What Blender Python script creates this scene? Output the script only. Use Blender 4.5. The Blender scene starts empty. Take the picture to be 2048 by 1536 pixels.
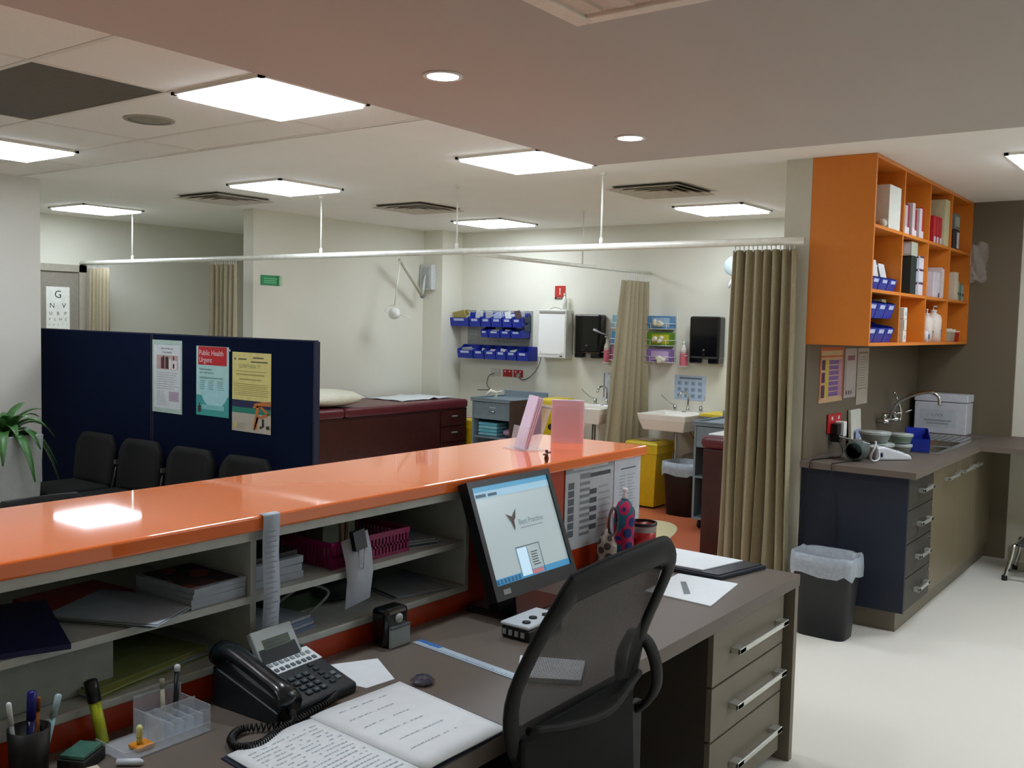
import bpy, bmesh, math, random
from mathutils import Vector, Matrix
random.seed(7)
PI = math.pi
C = bpy.context.scene.collection
SC = bpy.context.scene

# ------------------------------------------------------------------ camera
EYE = Vector((0, 0, 1.65))
YAW, PITCH, ROLL, FPX = 0.6405723, 0.06475791, 0.02364505, 1936.04
_f = Vector((math.cos(YAW)*math.cos(PITCH), math.sin(YAW)*math.cos(PITCH), -math.sin(PITCH)))
_r0 = Vector((math.sin(YAW), -math.cos(YAW), 0)); _u0 = _r0.cross(_f)
_r = _r0*math.cos(ROLL) + _u0*math.sin(ROLL); _u = -_r0*math.sin(ROLL) + _u0*math.cos(ROLL)
cam = bpy.data.cameras.new('camera'); camo = bpy.data.objects.new('camera', cam); C.objects.link(camo)
m = Matrix((( _r.x, _u.x, -_f.x, EYE.x), (_r.y, _u.y, -_f.y, EYE.y), (_r.z, _u.z, -_f.z, EYE.z), (0, 0, 0, 1)))
camo.matrix_world = m
cam.sensor_width = 36; cam.lens = 36*FPX/2048; cam.clip_start = 0.05; cam.clip_end = 60
SC.camera = camo

# ------------------------------------------------------------------ world, exposure
w = bpy.data.worlds.new('world'); SC.world = w; w.use_nodes = True
w.node_tree.nodes['Background'].inputs[0].default_value = (0.9, 0.92, 1, 1)
w.node_tree.nodes['Background'].inputs[1].default_value = 0.05
SC.view_settings.view_transform = 'Standard'; SC.view_settings.look = 'None'
SC.view_settings.exposure = 0.17; SC.view_settings.gamma = 1; SC.view_settings.use_curve_mapping = False
try:
    SC.cycles.use_denoising = True; SC.cycles.max_bounces = 10; SC.cycles.diffuse_bounces = 8
    SC.cycles.transparent_max_bounces = 16; SC.cycles.sample_clamp_indirect = 6
    SC.cycles.caustics_reflective = False; SC.cycles.caustics_refractive = False
except Exception: pass
PANEL_E = 17.0        # strength of the troffer diffusers
SPOT_W = 30.0        # beam of each downlight
SPOT_E = 22.0        # small downlights

# ------------------------------------------------------------------ measuring helpers (points on real planes)
def ray(x, y): return _f + _r*((x-1024)/FPX) - _u*((y-768)/FPX)
def aX(x, y, X): d = ray(x, y); return EYE + d*((X-EYE.x)/d.x)
def aY(x, y, Y): d = ray(x, y); return EYE + d*((Y-EYE.y)/d.y)
def aZ(x, y, Z): d = ray(x, y); return EYE + d*((Z-EYE.z)/d.z)

# ------------------------------------------------------------------ materials
def lin(c):
    if isinstance(c, str): c = tuple(int(c[i:i+2], 16)/255 for i in (0, 2, 4))
    return tuple(x/12.92 if x <= .04045 else ((x+.055)/1.055)**2.4 for x in c)
_mc = {}
def M(col, rough=.55, metal=0, noise=.06, scale=25, bump=0, bscale=200, coat=0, emit=0, trans=0, alpha=1, spec=.5, ior=1.45):
    key = (col, rough, metal, noise, scale, bump, bscale, coat, emit, trans, alpha, spec)
    if key in _mc: return _mc[key]
    mt = bpy.data.materials.new('surface'); mt.use_nodes = True
    nt = mt.node_tree; b = nt.nodes['Principled BSDF']; L = lin(col)
    b.inputs['Roughness'].default_value = rough; b.inputs['Metallic'].default_value = metal
    b.inputs['Coat Weight'].default_value = coat; b.inputs['Coat Roughness'].default_value = .04
    b.inputs['Specular IOR Level'].default_value = spec; b.inputs['IOR'].default_value = ior
    b.inputs['Transmission Weight'].default_value = trans; b.inputs['Alpha'].default_value = alpha
    tc = nt.nodes.new('ShaderNodeTexCoord')
    if noise:
        n = nt.nodes.new('ShaderNodeTexNoise'); n.inputs['Scale'].default_value = scale; n.inputs['Detail'].default_value = 3
        nt.links.new(tc.outputs['Object'], n.inputs['Vector'])
        r = nt.nodes.new('ShaderNodeMapRange'); r.inputs[1].default_value = .3; r.inputs[2].default_value = .7
        r.inputs[3].default_value = 1-noise; r.inputs[4].default_value = 1+noise
        nt.links.new(n.outputs['Fac'], r.inputs[0])
        mx = nt.nodes.new('ShaderNodeVectorMath'); mx.operation = 'SCALE'; mx.inputs[0].default_value = L
        nt.links.new(r.outputs[0], mx.inputs['Scale']); nt.links.new(mx.outputs[0], b.inputs['Base Color'])
    else: b.inputs['Base Color'].default_value = (*L, 1)
    if bump:
        n2 = nt.nodes.new('ShaderNodeTexNoise'); n2.inputs['Scale'].default_value = bscale; n2.inputs['Detail'].default_value = 2
        nt.links.new(tc.outputs['Object'], n2.inputs['Vector'])
        bp = nt.nodes.new('ShaderNodeBump'); bp.inputs['Strength'].default_value = bump; bp.inputs['Distance'].default_value = .002
        nt.links.new(n2.outputs['Fac'], bp.inputs['Height']); nt.links.new(bp.outputs[0], b.inputs['Normal'])
    if emit:
        b.inputs['Emission Color'].default_value = (*L, 1); b.inputs['Emission Strength'].default_value = emit
    _mc[key] = mt; return mt
def stripes(c1, c2, scale, axis='X', rough=.6):
    mt = M(c1, rough, noise=0, spec=.501+len(_mc)*1e-5); nt = mt.node_tree; b = nt.nodes['Principled BSDF']
    tc = nt.nodes.new('ShaderNodeTexCoord'); wv = nt.nodes.new('ShaderNodeTexWave'); wv.bands_direction = axis
    wv.inputs['Scale'].default_value = scale; wv.inputs['Distortion'].default_value = .6; wv.inputs['Detail'].default_value = 2
    cr = nt.nodes.new('ShaderNodeMix'); cr.data_type = 'RGBA'
    cr.inputs['A'].default_value = (*lin(c1), 1); cr.inputs['B'].default_value = (*lin(c2), 1)
    nt.links.new(tc.outputs['Object'], wv.inputs['Vector']); nt.links.new(wv.outputs['Fac'], cr.inputs['Factor'])
    nt.links.new(cr.outputs['Result'], b.inputs['Base Color']); return mt
def spotted(c1, c2, c3, scale):
    mt = M(c1, .7, noise=0, spec=.502+len(_mc)*1e-5); nt = mt.node_tree; b = nt.nodes['Principled BSDF']
    tc = nt.nodes.new('ShaderNodeTexCoord'); vo = nt.nodes.new('ShaderNodeTexVoronoi'); vo.inputs['Scale'].default_value = scale
    rp = nt.nodes.new('ShaderNodeValToRGB'); e = rp.color_ramp; e.interpolation = 'CONSTANT'
    e.elements[0].color = (*lin(c2), 1); e.elements[1].position = .42; e.elements[1].color = (*lin(c1), 1)
    k = e.elements.new(.66); k.color = (*lin(c3), 1)
    nt.links.new(tc.outputs['Object'], vo.inputs['Vector']); nt.links.new(vo.outputs['Distance'], rp.inputs[0])
    nt.links.new(rp.outputs[0], b.inputs['Base Color']); return mt
def net(col, scale, hole):
    mt = M(col, .6, noise=0, spec=.503+len(_mc)*1e-5); nt = mt.node_tree; b = nt.nodes['Principled BSDF']
    tc = nt.nodes.new('ShaderNodeTexCoord'); vo = nt.nodes.new('ShaderNodeTexVoronoi'); vo.inputs['Scale'].default_value = scale
    vo.inputs['Randomness'].default_value = 0; vo.voronoi_dimensions = '2D'
    mp = nt.nodes.new('ShaderNodeMapping'); mp.inputs['Rotation'].default_value = (PI/2, 0, .6); nt.links.new(tc.outputs['Object'], mp.inputs['Vector'])
    gt = nt.nodes.new('ShaderNodeMath'); gt.operation = 'GREATER_THAN'; gt.inputs[1].default_value = hole
    nt.links.new(mp.outputs[0], vo.inputs['Vector']); nt.links.new(vo.outputs['Distance'], gt.inputs[0])
    nt.links.new(gt.outputs[0], b.inputs['Alpha']); return mt

WALL = M('DEDDCE', .75, noise=.015, scale=3, bump=.05, bscale=120)
WALL2 = M('D2D0C6', .75, noise=.015, scale=3)
CEIL = M('F0EEE6', .85, noise=.012, scale=4)
TILE = M('E6E2D8', .9, noise=.02, scale=60, bump=.1)
ORANGE = M('EE7638', .04, noise=.01, coat=.5, spec=.5)
ORANGE2 = M('D27A24', .45, noise=.02)
WHITE = M('E4E6E4', .4); WHITEG = M('F0EEE4', .15, coat=.4, noise=.01)
CUB = M('B4B9B4', .4)
PAPER = M('E6EDF0', .7, noise=.02); PAPERW = M('DADCD6', .7, noise=.02)
TAUPE = stripes('645B52', '6A6159', 90, 'X', .5); TAUPE_F = stripes('6F6759', '756D5F', 60, 'Z', .5)
NAVY = M('1A2233', .6); BLUE = M('1E33A0', .4, noise=.03)
BLACK = M('0D0D0E', .45); BLACKG = M('08080A', .15, coat=.5); GREY = M('6E6E6C', .5)
CHROME = M('C9CBC8', .12, 1, noise=0); STEEL = M('B9BAB6', .25, 1, noise=.03); ALU = M('D2D4CE', .35, .8, noise=.02)
TRACK = M('E9EADF', .35, .1)
YEL = M('D6B516', .4); YEL2 = M('E0C840', .45)
CURT = M('A0967A', .85, noise=.06, scale=60, bump=.2, bscale=600)
GREEN = M('3E6B34', .4, noise=.25, scale=20)
ACRYL = M('DCE4EC', .06, noise=0, alpha=.28)
MAHOG = M('3A1714', .35, noise=.2, scale=12); VINYL = M('5A1F26', .35, noise=.05)
TROL = M('7C8A92', .5); TROLD = M('4A3A36', .6)
RED = M('B4181C', .4); PINK = M('D8A3B4', .6); PINKL = M('E2D4EC', .4, noise=.03)
TEAL = M('4FB0C4', .7)
BAG = None

# ------------------------------------------------------------------ mesh builder
class MB:
    def __init__(s): s.v = []; s.f = []
    def add(s, vs, fs):
        o = len(s.v); s.v += [Vector(p) for p in vs]; s.f += [tuple(i+o for i in f) for f in fs]; return s
    def box(s, x0, x1, y0, y1, z0, z1, T=None):
        vs = [Vector((x, y, z)) for z in (z0, z1) for y in (y0, y1) for x in (x0, x1)]
        if T is not None: vs = [T @ p for p in vs]
        return s.add(vs, [(0,2,3,1), (4,5,7,6), (0,1,5,4), (2,6,7,3), (0,4,6,2), (1,3,7,5)])
    def prism(s, poly, a, b):           # poly of 3D points, extruded by vector b from a
        n = len(poly); A = [Vector(p)+Vector(a) for p in poly]; B = [p+Vector(b) for p in A]
        return s.add(A+B, [tuple(range(n-1, -1, -1)), tuple(range(n, 2*n))] + [(i, (i+1) % n, n+(i+1) % n, n+i) for i in range(n)])
    def loft(s, rings, cap=True, closed=True):
        n = len(rings[0]); o = len(s.v); s.v += [Vector(p) for r in rings for p in r]
        for k in range(len(rings)-1):
            for i in range(n if closed else n-1):
                j = (i+1) % n; s.f.append((o+k*n+i, o+k*n+j, o+(k+1)*n+j, o+(k+1)*n+i))
        if cap: s.f.append(tuple(o+i for i in range(n-1, -1, -1))); s.f.append(tuple(o+(len(rings)-1)*n+i for i in range(n)))
        return s
    def lathe(s, prof, c=(0, 0, 0), n=20, ax='z', cap=True, T=None):
        R = []
        for r, h in prof:
            ring = []
            for i in range(n):
                a = 2*PI*i/n; p = Vector((r*math.cos(a), r*math.sin(a), h))
                if ax == 'x': p = Vector((p.z, p.x, p.y))
                if ax == 'y': p = Vector((p.y, p.z, p.x))
                if T is not None: p = T @ p
                ring.append(p+Vector(c))
            R.append(ring)
        return s.loft(R, cap)
    def tube(s, pts, r, n=8, cap=True):
        pts = [Vector(p) for p in pts]; R = []; prev = None
        for i, p in enumerate(pts):
            d = (pts[min(i+1, len(pts)-1)] - pts[max(i-1, 0)]).normalized()
            if prev is None:
                u = d.cross(Vector((0, 0, 1)));
                if u.length < .1: u = d.cross(Vector((1, 0, 0)))
            else: u = prev - d*prev.dot(d)
            u.normalize(); prev = u; v = d.cross(u)
            rr = r[i] if isinstance(r, (list, tuple)) else r
            R.append([p + u*rr*math.cos(2*PI*k/n) + v*rr*math.sin(2*PI*k/n) for k in range(n)])
        return s.loft(R, cap)
    def ell(s, c, rx, ry, rz, n=14, mrow=8, T=None):
        R = []
        for k in range(mrow+1):
            t = -PI/2 + PI*k/mrow; q = max(math.cos(t), .02)
            ring = [Vector((rx*q*math.cos(2*PI*i/n), ry*q*math.sin(2*PI*i/n), rz*math.sin(t))) for i in range(n)]
            if T is not None: ring = [T @ p for p in ring]
            R.append([p+Vector(c) for p in ring])
        return s.loft(R)
def bezier(pts, n=24):                    # Catmull-Rom through the points
    P = [Vector(p) for p in pts]; P = [P[0]*2-P[1]] + P + [P[-1]*2-P[-2]]; out = []
    seg = len(P)-3
    for k in range(n+1):
        t = k/n*seg; i = min(int(t), seg-1); t -= i; a, b, c, d = P[i:i+4]
        out.append(.5*((2*b)+(c-a)*t+(2*a-5*b+4*c-d)*t*t+(3*b-a-3*c+d)*t**3))
    return out
def rootm(o):
    mm = Matrix.Identity(4)
    while o is not None: mm = o.matrix_basis @ mm; o = o.parent
    return mm
def obj(name, mb, mat, parent=None, smooth=False, bevel=0, seg=2, solid=0):
    me = bpy.data.meshes.new(name); me.from_pydata([tuple(p) for p in mb.v], [], mb.f); me.update()
    if smooth: me.polygons.foreach_set('use_smooth', [True]*len(me.polygons))
    o = bpy.data.objects.new(name, me); C.objects.link(o); me.materials.append(mat)
    bm = bmesh.new(); bm.from_mesh(me); bmesh.ops.recalc_face_normals(bm, faces=bm.faces)
    if parent is not None: bm.transform(rootm(parent).inverted())
    bm.to_mesh(me); bm.free()
    if parent is not None: o.parent = parent
    if solid: md = o.modifiers.new('solid', 'SOLIDIFY'); md.thickness = solid; md.offset = 0
    if bevel:
        md = o.modifiers.new('bevel', 'BEVEL'); md.width = bevel; md.segments = seg; md.limit_method = 'ANGLE'; md.angle_limit = .6
    return o
def tag(o, label, cat, group=None):
    o['label'] = label; o['category'] = cat
    if group: o['group'] = group
    return o
def thing(name, label, cat, loc=(0, 0, 0), rz=0, group=None):
    o = bpy.data.objects.new(name, None); C.objects.link(o); o.location = loc; o.rotation_euler = (0, 0, rz)
    o.empty_display_size = .05
    o.matrix_basis = Matrix.Translation(Vector(loc)) @ Matrix.Rotation(rz, 4, 'Z')
    return tag(o, label, cat, group)
def struct(o): o['kind'] = 'structure'; return o
def B(*a, **k): return MB().box(*a, **k)
def dup(o, loc=None, rz=None, label=None, parent=None):
    c = o.copy(); C.objects.link(c)
    if parent is not None: c.parent = parent
    for ch in list(o.children): dup(ch, parent=c)
    if loc is not None: c.location = loc
    if rz is not None: c.rotation_euler = (0, 0, rz)
    if label: c['label'] = label
    return c
def txt(items, O, R, U, mat, parent, name='lettering', off=.0012):
    """items: (text, u, v, height, align); u along R, v along U, in metres"""
    O, R, U = Vector(O), Vector(R).normalized(), Vector(U).normalized(); N = R.cross(U); mb = MB()
    for t, u, v, h, al in items:
        cu = bpy.data.curves.new('t', 'FONT'); cu.body = t; cu.size = h*1.4; cu.align_x = al; cu.resolution_u = 2
        to = bpy.data.objects.new('t', cu); me = bpy.data.meshes.new_from_object(to)
        mb.add([O + R*(u+p.co.x) + U*(v+p.co.y) + N*off for p in me.vertices], [tuple(p.vertices) for p in me.polygons])
        bpy.data.objects.remove(to); bpy.data.curves.remove(cu); bpy.data.meshes.remove(me)
    o = obj(name, mb, mat, parent); o['kind'] = 'stuff'; return o
def rects(rs, O, R, U, mat, parent, name='print', off=.0008, thick=0):
    O, R, U = Vector(O), Vector(R).normalized(), Vector(U).normalized(); N = R.cross(U); mb = MB()
    for u0, v0, u1, v1 in rs:
        mb.add([O+R*a+U*b+N*off for a, b in ((u0, v0), (u1, v0), (u1, v1), (u0, v1))], [(0, 1, 2, 3)])
    o = obj(name, mb, mat, parent)
    if len(rs) > 1: o['kind'] = 'stuff'
    return o
def lines(u0, u1, v0, v1, n, frac=.45, ragged=.25):
    out = []; st = (v1-v0)/n
    for i in range(n): out.append((u0, v0+i*st, u1-(u1-u0)*ragged*random.random(), v0+(i+frac)*st))
    return out
XW = 8.2          # treatment-room back wall
KY = 1.95         # kitchenette wall
NY = (Vector((1, 0, 0)), Vector((0, 0, 1)))        # right, up on a surface facing -Y
NX = (Vector((0, -1, 0)), Vector((0, 0, 1)))       # right, up on a surface facing -X

# ================================================================== SETTING
def wallbox(name, *a, mat=WALL): return struct(obj(name, B(*a), mat))
fl = wallbox('floor', -1.6, 9.6, -2.6, 9.6, -.1, 0, mat=M('E6E3D8', .4, noise=.03, scale=400))
# orange vinyl of the treatment bays, a strip of the cream vinyl crossing it
ow = MB(); ow.box(4.7, 8.2, 2.12, 4.9, 0, .003)
struct(obj('floor_treatment', ow, M('BC6644', .4, noise=.02, scale=60)))
tong = MB(); pts = []
for p in bezier([(4.6, 4.7, 0), (6.2, 4.35, 0), (7.0, 4.02, 0), (7.22, 3.75, 0), (6.95, 3.5, 0), (6.2, 3.35, 0), (4.8, 3.3, 0)], 30): pts.append(p)
tong.prism(pts, (0, 0, .003), (0, 0, .003)); struct(obj('floor_inlay', tong, M('DDD3A8', .4, noise=.03, scale=200)))
ceil = wallbox('ceiling', -1.6, 9.6, -2.6, 9.6, 2.63, 2.75, mat=CEIL)
# flush plaster part beyond the tile grid, ending at the grid border
obj('plaster', MB().box(3.5, 9.6, -2.6, 9.6, 2.6, 2.63).box(-1.6, 3.5, -2.6, 2.4, 2.6, 2.63).box(-1.6, 3.5, 7.0, 9.6, 2.6, 2.63), CEIL, ceil)
ys = [2.55, 3.15, 4.35, 4.95, 6.15, 7.0]; xs = [3.47, 3.1, 2.5, 1.9, 1.3, .7, .1, -.5, -1.1]
ys = [2.42, 3.75, 4.92, 6.15, 7.0]
tile0 = None
for i in range(len(xs)-1):
    for j in range(len(ys)-1):
        x1, x0 = xs[i], xs[i+1]; y0, y1 = ys[j], ys[j+1]
        dark = (i == 2 and j == 1)
        t = obj('tile', B(x0+.0115, x1-.0115, y0+.0115, y1-.0115, 2.601, 2.618), M('5F594E', .8, bump=.3) if dark else TILE, ceil)
        if dark: t['label'] = 'dark grey return-air tile'
gb = MB()
for x in xs: gb.box(x-.012, x+.012, 2.42, 7.0, 2.598, 2.61)
for y in ys: gb.box(-1.1, 3.47, y-.012, y+.012, 2.599, 2.61)
obj('grid_bar', gb, M('DAD5C9', .6), ceil)
bulk = wallbox('ceiling_bulkhead', -1.55, 3.97, -2.5, 2.49, 2.4, 2.6, mat=M('B4ADA6', .8, noise=.012, scale=4))
wallbox('wall_treatment', XW, XW+.12, 1.95, 7.3, 0, 2.6)
wallbox('wall_bay', 5.6, XW, 7.1, 7.24, 0, 2.6)
wallbox('wall_pier', 7.87, XW, 6.83, 7.1, 0, 2.6)
wallbox('wall_far', 3.0, 9.6, 9.45, 9.57, 0, 2.6)
wallbox('wall_waiting', -1.6, 3.63, 7.03, 7.17, 0, 2.6, mat=WALL2)
wallbox('wall_passage', 3.0, 3.12, 7.17, 9.45, 0, 2.6)
wallbox('wall_far_end', 9.5, 9.6, 1.95, 9.5, 0, 2.6)
wallbox('wall_kitchenette', 5.38, XW, KY, 2.1, 0, 2.6, mat=M('C6C4B4', .75, noise=.015))
wallbox('wall_left', -1.65, -1.55, -2.6, 7.1, 0, 2.6)
wallbox('wall_rear', -1.6, 9.6, -2.65, -2.5, 0, 2.6)
XE = 7.78
wallbox('wall_right', XE+.03, XE+.15, -2.5, 1.95, 0, 2.6, mat=M('DAD6C6', .7, noise=.015))
struct(obj('baseboard_right', B(XE+.015, XE+.03, -2.5, 1.24, 0, .1), M('B3AC98', .5)))
struct(obj('trim_1', B(XE, XE+.03, 1.27, KY, 0, 2.6), stripes('655A48', '6E6350', 50, 'Z', .55)))       # laminate end panel
struct(obj('trim_2', B(5.385, XE, KY-.012, KY, .9, 1.58), stripes('655B4B', '6D6252', 50, 'Z', .5)))      # laminate splashback
struct(obj('baseboard_bay', MB().box(5.6, 7.87, 7.085, 7.1, 0, .1), M('C4562C', .5)))
# far door with its frame
d = struct(obj('door_1', B(4.35, 5.24, 9.40, 9.44, 0, 2.04), M('8C8679', .6)))
obj('door_frame', MB().box(4.27, 4.35, 9.38, 9.45, 0, 2.11).box(5.24, 5.32, 9.38, 9.45, 0, 2.11).box(4.27, 5.32, 9.38, 9.45, 2.04, 2.11), M('A29C8C', .55), d)

# ------------------------------------------------------------------ ceiling lights
DIFF = M('E9F2FF', .4, noise=0, emit=PANEL_E)
def troffer(x, y, z, label, sx=.6, sy=.6):
    t = thing('ceiling_light', label, 'ceiling light', (x, y, z), 0, 'square troffer lights')
    a, b = sx/2, sy/2
    fr = MB()
    for q in ((-a, a, -b, -b+.022), (-a, a, b-.022, b), (-a, -a+.022, -b, b), (a-.022, a, -b, b)):
        fr.box(x+q[0], x+q[1], y+q[2], y+q[3], z-.014, z)
    obj('frame', fr, M('E6E4DA', .5), t)
    obj('diffuser', B(x-a+.022, x+a-.022, y-b+.022, y+b-.022, z-.026, z-.002), DIFF, t)
troffer(2.80, 3.43, 2.6, 'large bright square ceiling light beside the dark ceiling tile, nearest the bulkhead')
troffer(2.82, 5.88, 2.6, 'bright ceiling light cut by the left picture edge above the waiting-area wall')
troffer(4.75, 5.66, 2.6, 'bright ceiling light left of the middle, over the blue partition screen')
troffer(4.68, 3.42, 2.6, 'bright ceiling light just beyond the corner of the bulkhead')
troffer(7.32, 3.38, 2.6, 'bright ceiling light over the treatment sinks at the right')
troffer(4.93, 8.52, 2.6, 'small far ceiling light above the eye-chart door')
troffer(7.44, 5.80, 2.6, 'far ceiling light above the exam bed and wall bins')
troffer(6.0, .74, 2.6, 'ceiling light at the right picture edge before the orange shelving')
troffer(4.75, -.45, 2.6, 'added unseen fill light beyond the right picture edge over the corridor floor, nearest the desk')  # fill light out of view, added to brighten desk and kitchenette
troffer(6.0, -1.25, 2.6, 'added unseen fill light beyond the right picture edge over the far corridor floor')  # also added out of view, lifts the kitchenette and its floor
troffer(4.75, -1.9, 2.6, 'added unseen fill light behind the camera over the corridor')  # added behind the camera for more light on the near side
SPOT = M('F4F6FF', .4, noise=0, emit=SPOT_E)
def spot(x, y, label='added unseen fill downlight behind the camera in the bulkhead'):
    t = thing('downlight', label, 'downlight', (x, y, 2.4), 0, 'recessed downlights in the bulkhead')
    obj('trim_ring', MB().lathe([(.05, 0), (.062, 0), (.062, -.006), (.05, -.006)], (x, y, 2.4), 28, cap=False), M('E2E2E0', .4), t, True)
    obj('lamp', MB().lathe([(.049, -.001), (.049, -.004)], (x, y, 2.4), 24), SPOT, t)
    ld = bpy.data.lights.new('beam', 'SPOT'); ld.energy = SPOT_W; ld.spot_size = 2.0; ld.spot_blend = .7; ld.shadow_soft_size = .045; ld.color = (.86, .93, 1)
    lo_ = bpy.data.objects.new('beam', ld); C.objects.link(lo_); lo_.location = (0, 0, -.012); lo_.parent = t
spot(2.29, 2.0, 'recessed round downlight left in the dark bulkhead, above the counter middle')
spot(3.44, 2.0, 'recessed round downlight near the bulkhead corner, above the counter end')
spot(.6, -.8, 'added unseen fill downlight behind the camera, left one'); spot(2.3, -.8, 'added unseen fill downlight behind the camera, right one')  # both added out of view to light the bulkhead and notebook
spot(1.14, 2.0, 'recessed downlight above the picture edge over the counter storage shelves'); spot(0, 2.0, 'recessed downlight beyond the left picture edge over the counter')
# cassette frame in the bulkhead
t = thing('ceiling_cassette', 'pale square ceiling cassette frame at the top edge, in the bulkhead', 'ceiling cassette', (1.6, .9, 2.4))
fr = MB()
for k, (g, z0) in enumerate(((0, 2.385), (.035, 2.375))):
    x0, x1, y0, y1 = 1.14+g, 2.06-g, .44+g, 1.36-g; ww = .035
    fr.box(x0, x1, y0, y0+ww, z0, 2.4).box(x0, x1, y1-ww, y1, z0, 2.4).box(x0, x0+ww, y0+ww, y1-ww, z0, 2.4).box(x1-ww, x1, y0+ww, y1-ww, z0, 2.4)
obj('frame', fr, M('E2D8CC', .5), t, bevel=.004)
obj('grille', B(1.21, 1.99, .51, 1.29, 2.385, 2.398), M('CDBBAE', .6), t)
for k in range(9): obj('slat', B(1.23, 1.97, .55+k*.085, .556+k*.085+.03, 2.378, 2.385), M('D2C2B4', .6), t)
# air diffusers
def vent(x, y, label):
    t = thing('ceiling_vent', label, 'vent', (x, y, 2.6), 0, 'square louvred air diffusers')
    obj('backing', B(x-.25, x+.25, y-.25, y+.25, 2.594, 2.599), M('5B564A', .8), t)
    for k in range(4):
        a = .28-k*.068; b = a-.052; mb = MB(); z0 = 2.594; z1 = 2.574
        R = [[(x+sx*a, y+sy*a, z1) for sx, sy in ((-1,-1),(1,-1),(1,1),(-1,1))], [(x+sx*b, y+sy*b, z0) for sx, sy in ((-1,-1),(1,-1),(1,1),(-1,1))]]
        mb.loft(R, cap=False); obj('louvre', mb, M('C9C4B6', .6), t, solid=.003)
vent(4.95, 6.65, 'square louvred ceiling vent between the two left rows of lights')
vent(6.15, 5.62, 'square louvred ceiling vent over the exam bed, middle of the ceiling')
vent(6.10, 3.28, 'square louvred ceiling vent nearest the tall right curtain rod')
vent(6.95, 8.30, 'distant square ceiling vent beside the bay wall corner')
t = thing('ceiling_speaker', 'round grey ceiling speaker by the dark ceiling tile', 'speaker', (2.8, 4.36, 2.598))
obj('rim', MB().lathe([(.1, 0), (.125, 0), (.12, -.008), (.1, -.008)], (2.8, 4.36, 2.603), 28, cap=False), M('9C9586', .6), t, True)
obj('grille', MB().lathe([(.1, 0), (.1, -.006), (.05, -.009), (.01, -.01)], (2.8, 4.36, 2.603), 28), M('8E8878', .7, bump=.4, bscale=500), t, True)

# ------------------------------------------------------------------ curtain rails
RX = 5.3; RZ = 2.135
t = thing('curtain_rail', 'long white curtain rail across the treatment bays hung on thin rods', 'curtain rail', (RX, 5.5, RZ))
obj('rail', MB().tube(bezier([(RX, 1.952, RZ), (RX, 3, RZ), (RX, 5, RZ), (RX, 7, RZ), (RX, 8.4, RZ), (RX, 9.447, RZ)], 40), .022, 8), TRACK, t, True)
for y in (3.27, 4.47, 5.88, 8.53):
    r = obj('drop_rod', MB().lathe([(.007, RZ), (.007, 2.6)], (RX, y, 0), 8), TRACK, t, True)
    obj('ceiling_flange', MB().lathe([(.022, 2.588), (.022, 2.6)], (RX, y, 0), 12), TRACK, r)
    obj('clamp', MB().lathe([(.014, RZ), (.014, RZ+.05), (.008, RZ+.06)], (RX, y, 0), 10), TRACK, r, True)
t = thing('curtain_rail', 'thinner curtain rail running back between the two sink bays', 'curtain rail', (6.8, 4.5, RZ))
obj('rail', MB().tube([(RX+.03, 4.5, RZ), (8.198, 4.5, RZ)], .016, 8), TRACK, t, True)
r = obj('drop_rod', MB().lathe([(.006, RZ), (.006, 2.6)], (7.0, 4.5, 0), 8), TRACK, t, True)
obj('ceiling_flange', MB().lathe([(.02, 2.588), (.02, 2.6)], (7.0, 4.5, 0), 12), TRACK, r)

def curtain(label, line, z0, z1, n, amp, spread, back=(0, 0), hooks=True, shift=(0, 0)):
    """line: two xy points; pleats along it"""
    a, b = Vector((*line[0], 0)), Vector((*line[1], 0)); d = (b-a); L = d.length; d.normalize(); nrm = Vector((-d.y, d.x, 0))
    mid = (a+b)/2; t = thing('curtain', label, 'curtain', (mid.x, mid.y, z0))
    cols = n*8; rows = 14; ph = [random.uniform(-.9, .9) for _ in range(n+1)]; am = [random.uniform(.5, 1.3) for _ in range(n+1)]
    R = []
    for k in range(rows+1):
        v = k/rows; ring = []
        s = 1 + (spread-1)*(1-v)
        for c in range(cols+1):
            q = c/cols; i = min(int(q*n), n-1); fr_ = q*n-i
            pa = am[i]*(1-fr_)+am[i+1]*fr_; pp = ph[i]*(1-fr_)+ph[i+1]*fr_
            wob = math.sin(2*PI*q*n + pp*(1-v)*1.6)
            off = amp*pa*(.55+.45*(1-v))*wob
            along = (q-.5)*L*s + .010*math.sin(4*PI*q*n+pp)*(1-v) + .012*math.sin(q*9+v*5)*(1-v)
            p = mid + d*along + nrm*off + Vector((shift[0]*(1-v), shift[1]*(1-v), z0+(z1-z0)*v)); ring.append(p)
        R.append(ring)
    obj('cloth', MB().loft(R, cap=False, closed=False), CURT, t, True, solid=.004)
    if hooks:
        for i in range(n*2):
            q = (i+.5)/(n*2); p = mid + d*(q-.5)*L
            obj('hook', MB().tube([(p.x, p.y, z1-.01), (p.x+.006, p.y+.004, z1+.02), (p.x, p.y, RZ)], .004, 5), WHITE, t)
    return t
curtain('tall taupe pleated curtain bunched against the wall left of the orange shelving', ((RX, 2.37), (RX, 1.99)), .12, 2.09, 7, .062, 1.14)
curtain('taupe curtain hanging between the two sinks, bunched', ((7.72, 4.5), (8.12, 4.5)), .35, 2.05, 5, .075, 1.6, shift=(-.1, 0))
curtain('taupe curtain at the far left beside the eye-chart door', ((RX, 9.3), (RX, 8.93)), .3, 2.08, 6, .045, 1.05)
curtain('taupe curtain beside the end of the bay wall, behind the blue screen', ((RX, 7.32), (RX, 6.94)), .3, 2.09, 6, .045, 1.0)

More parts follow.
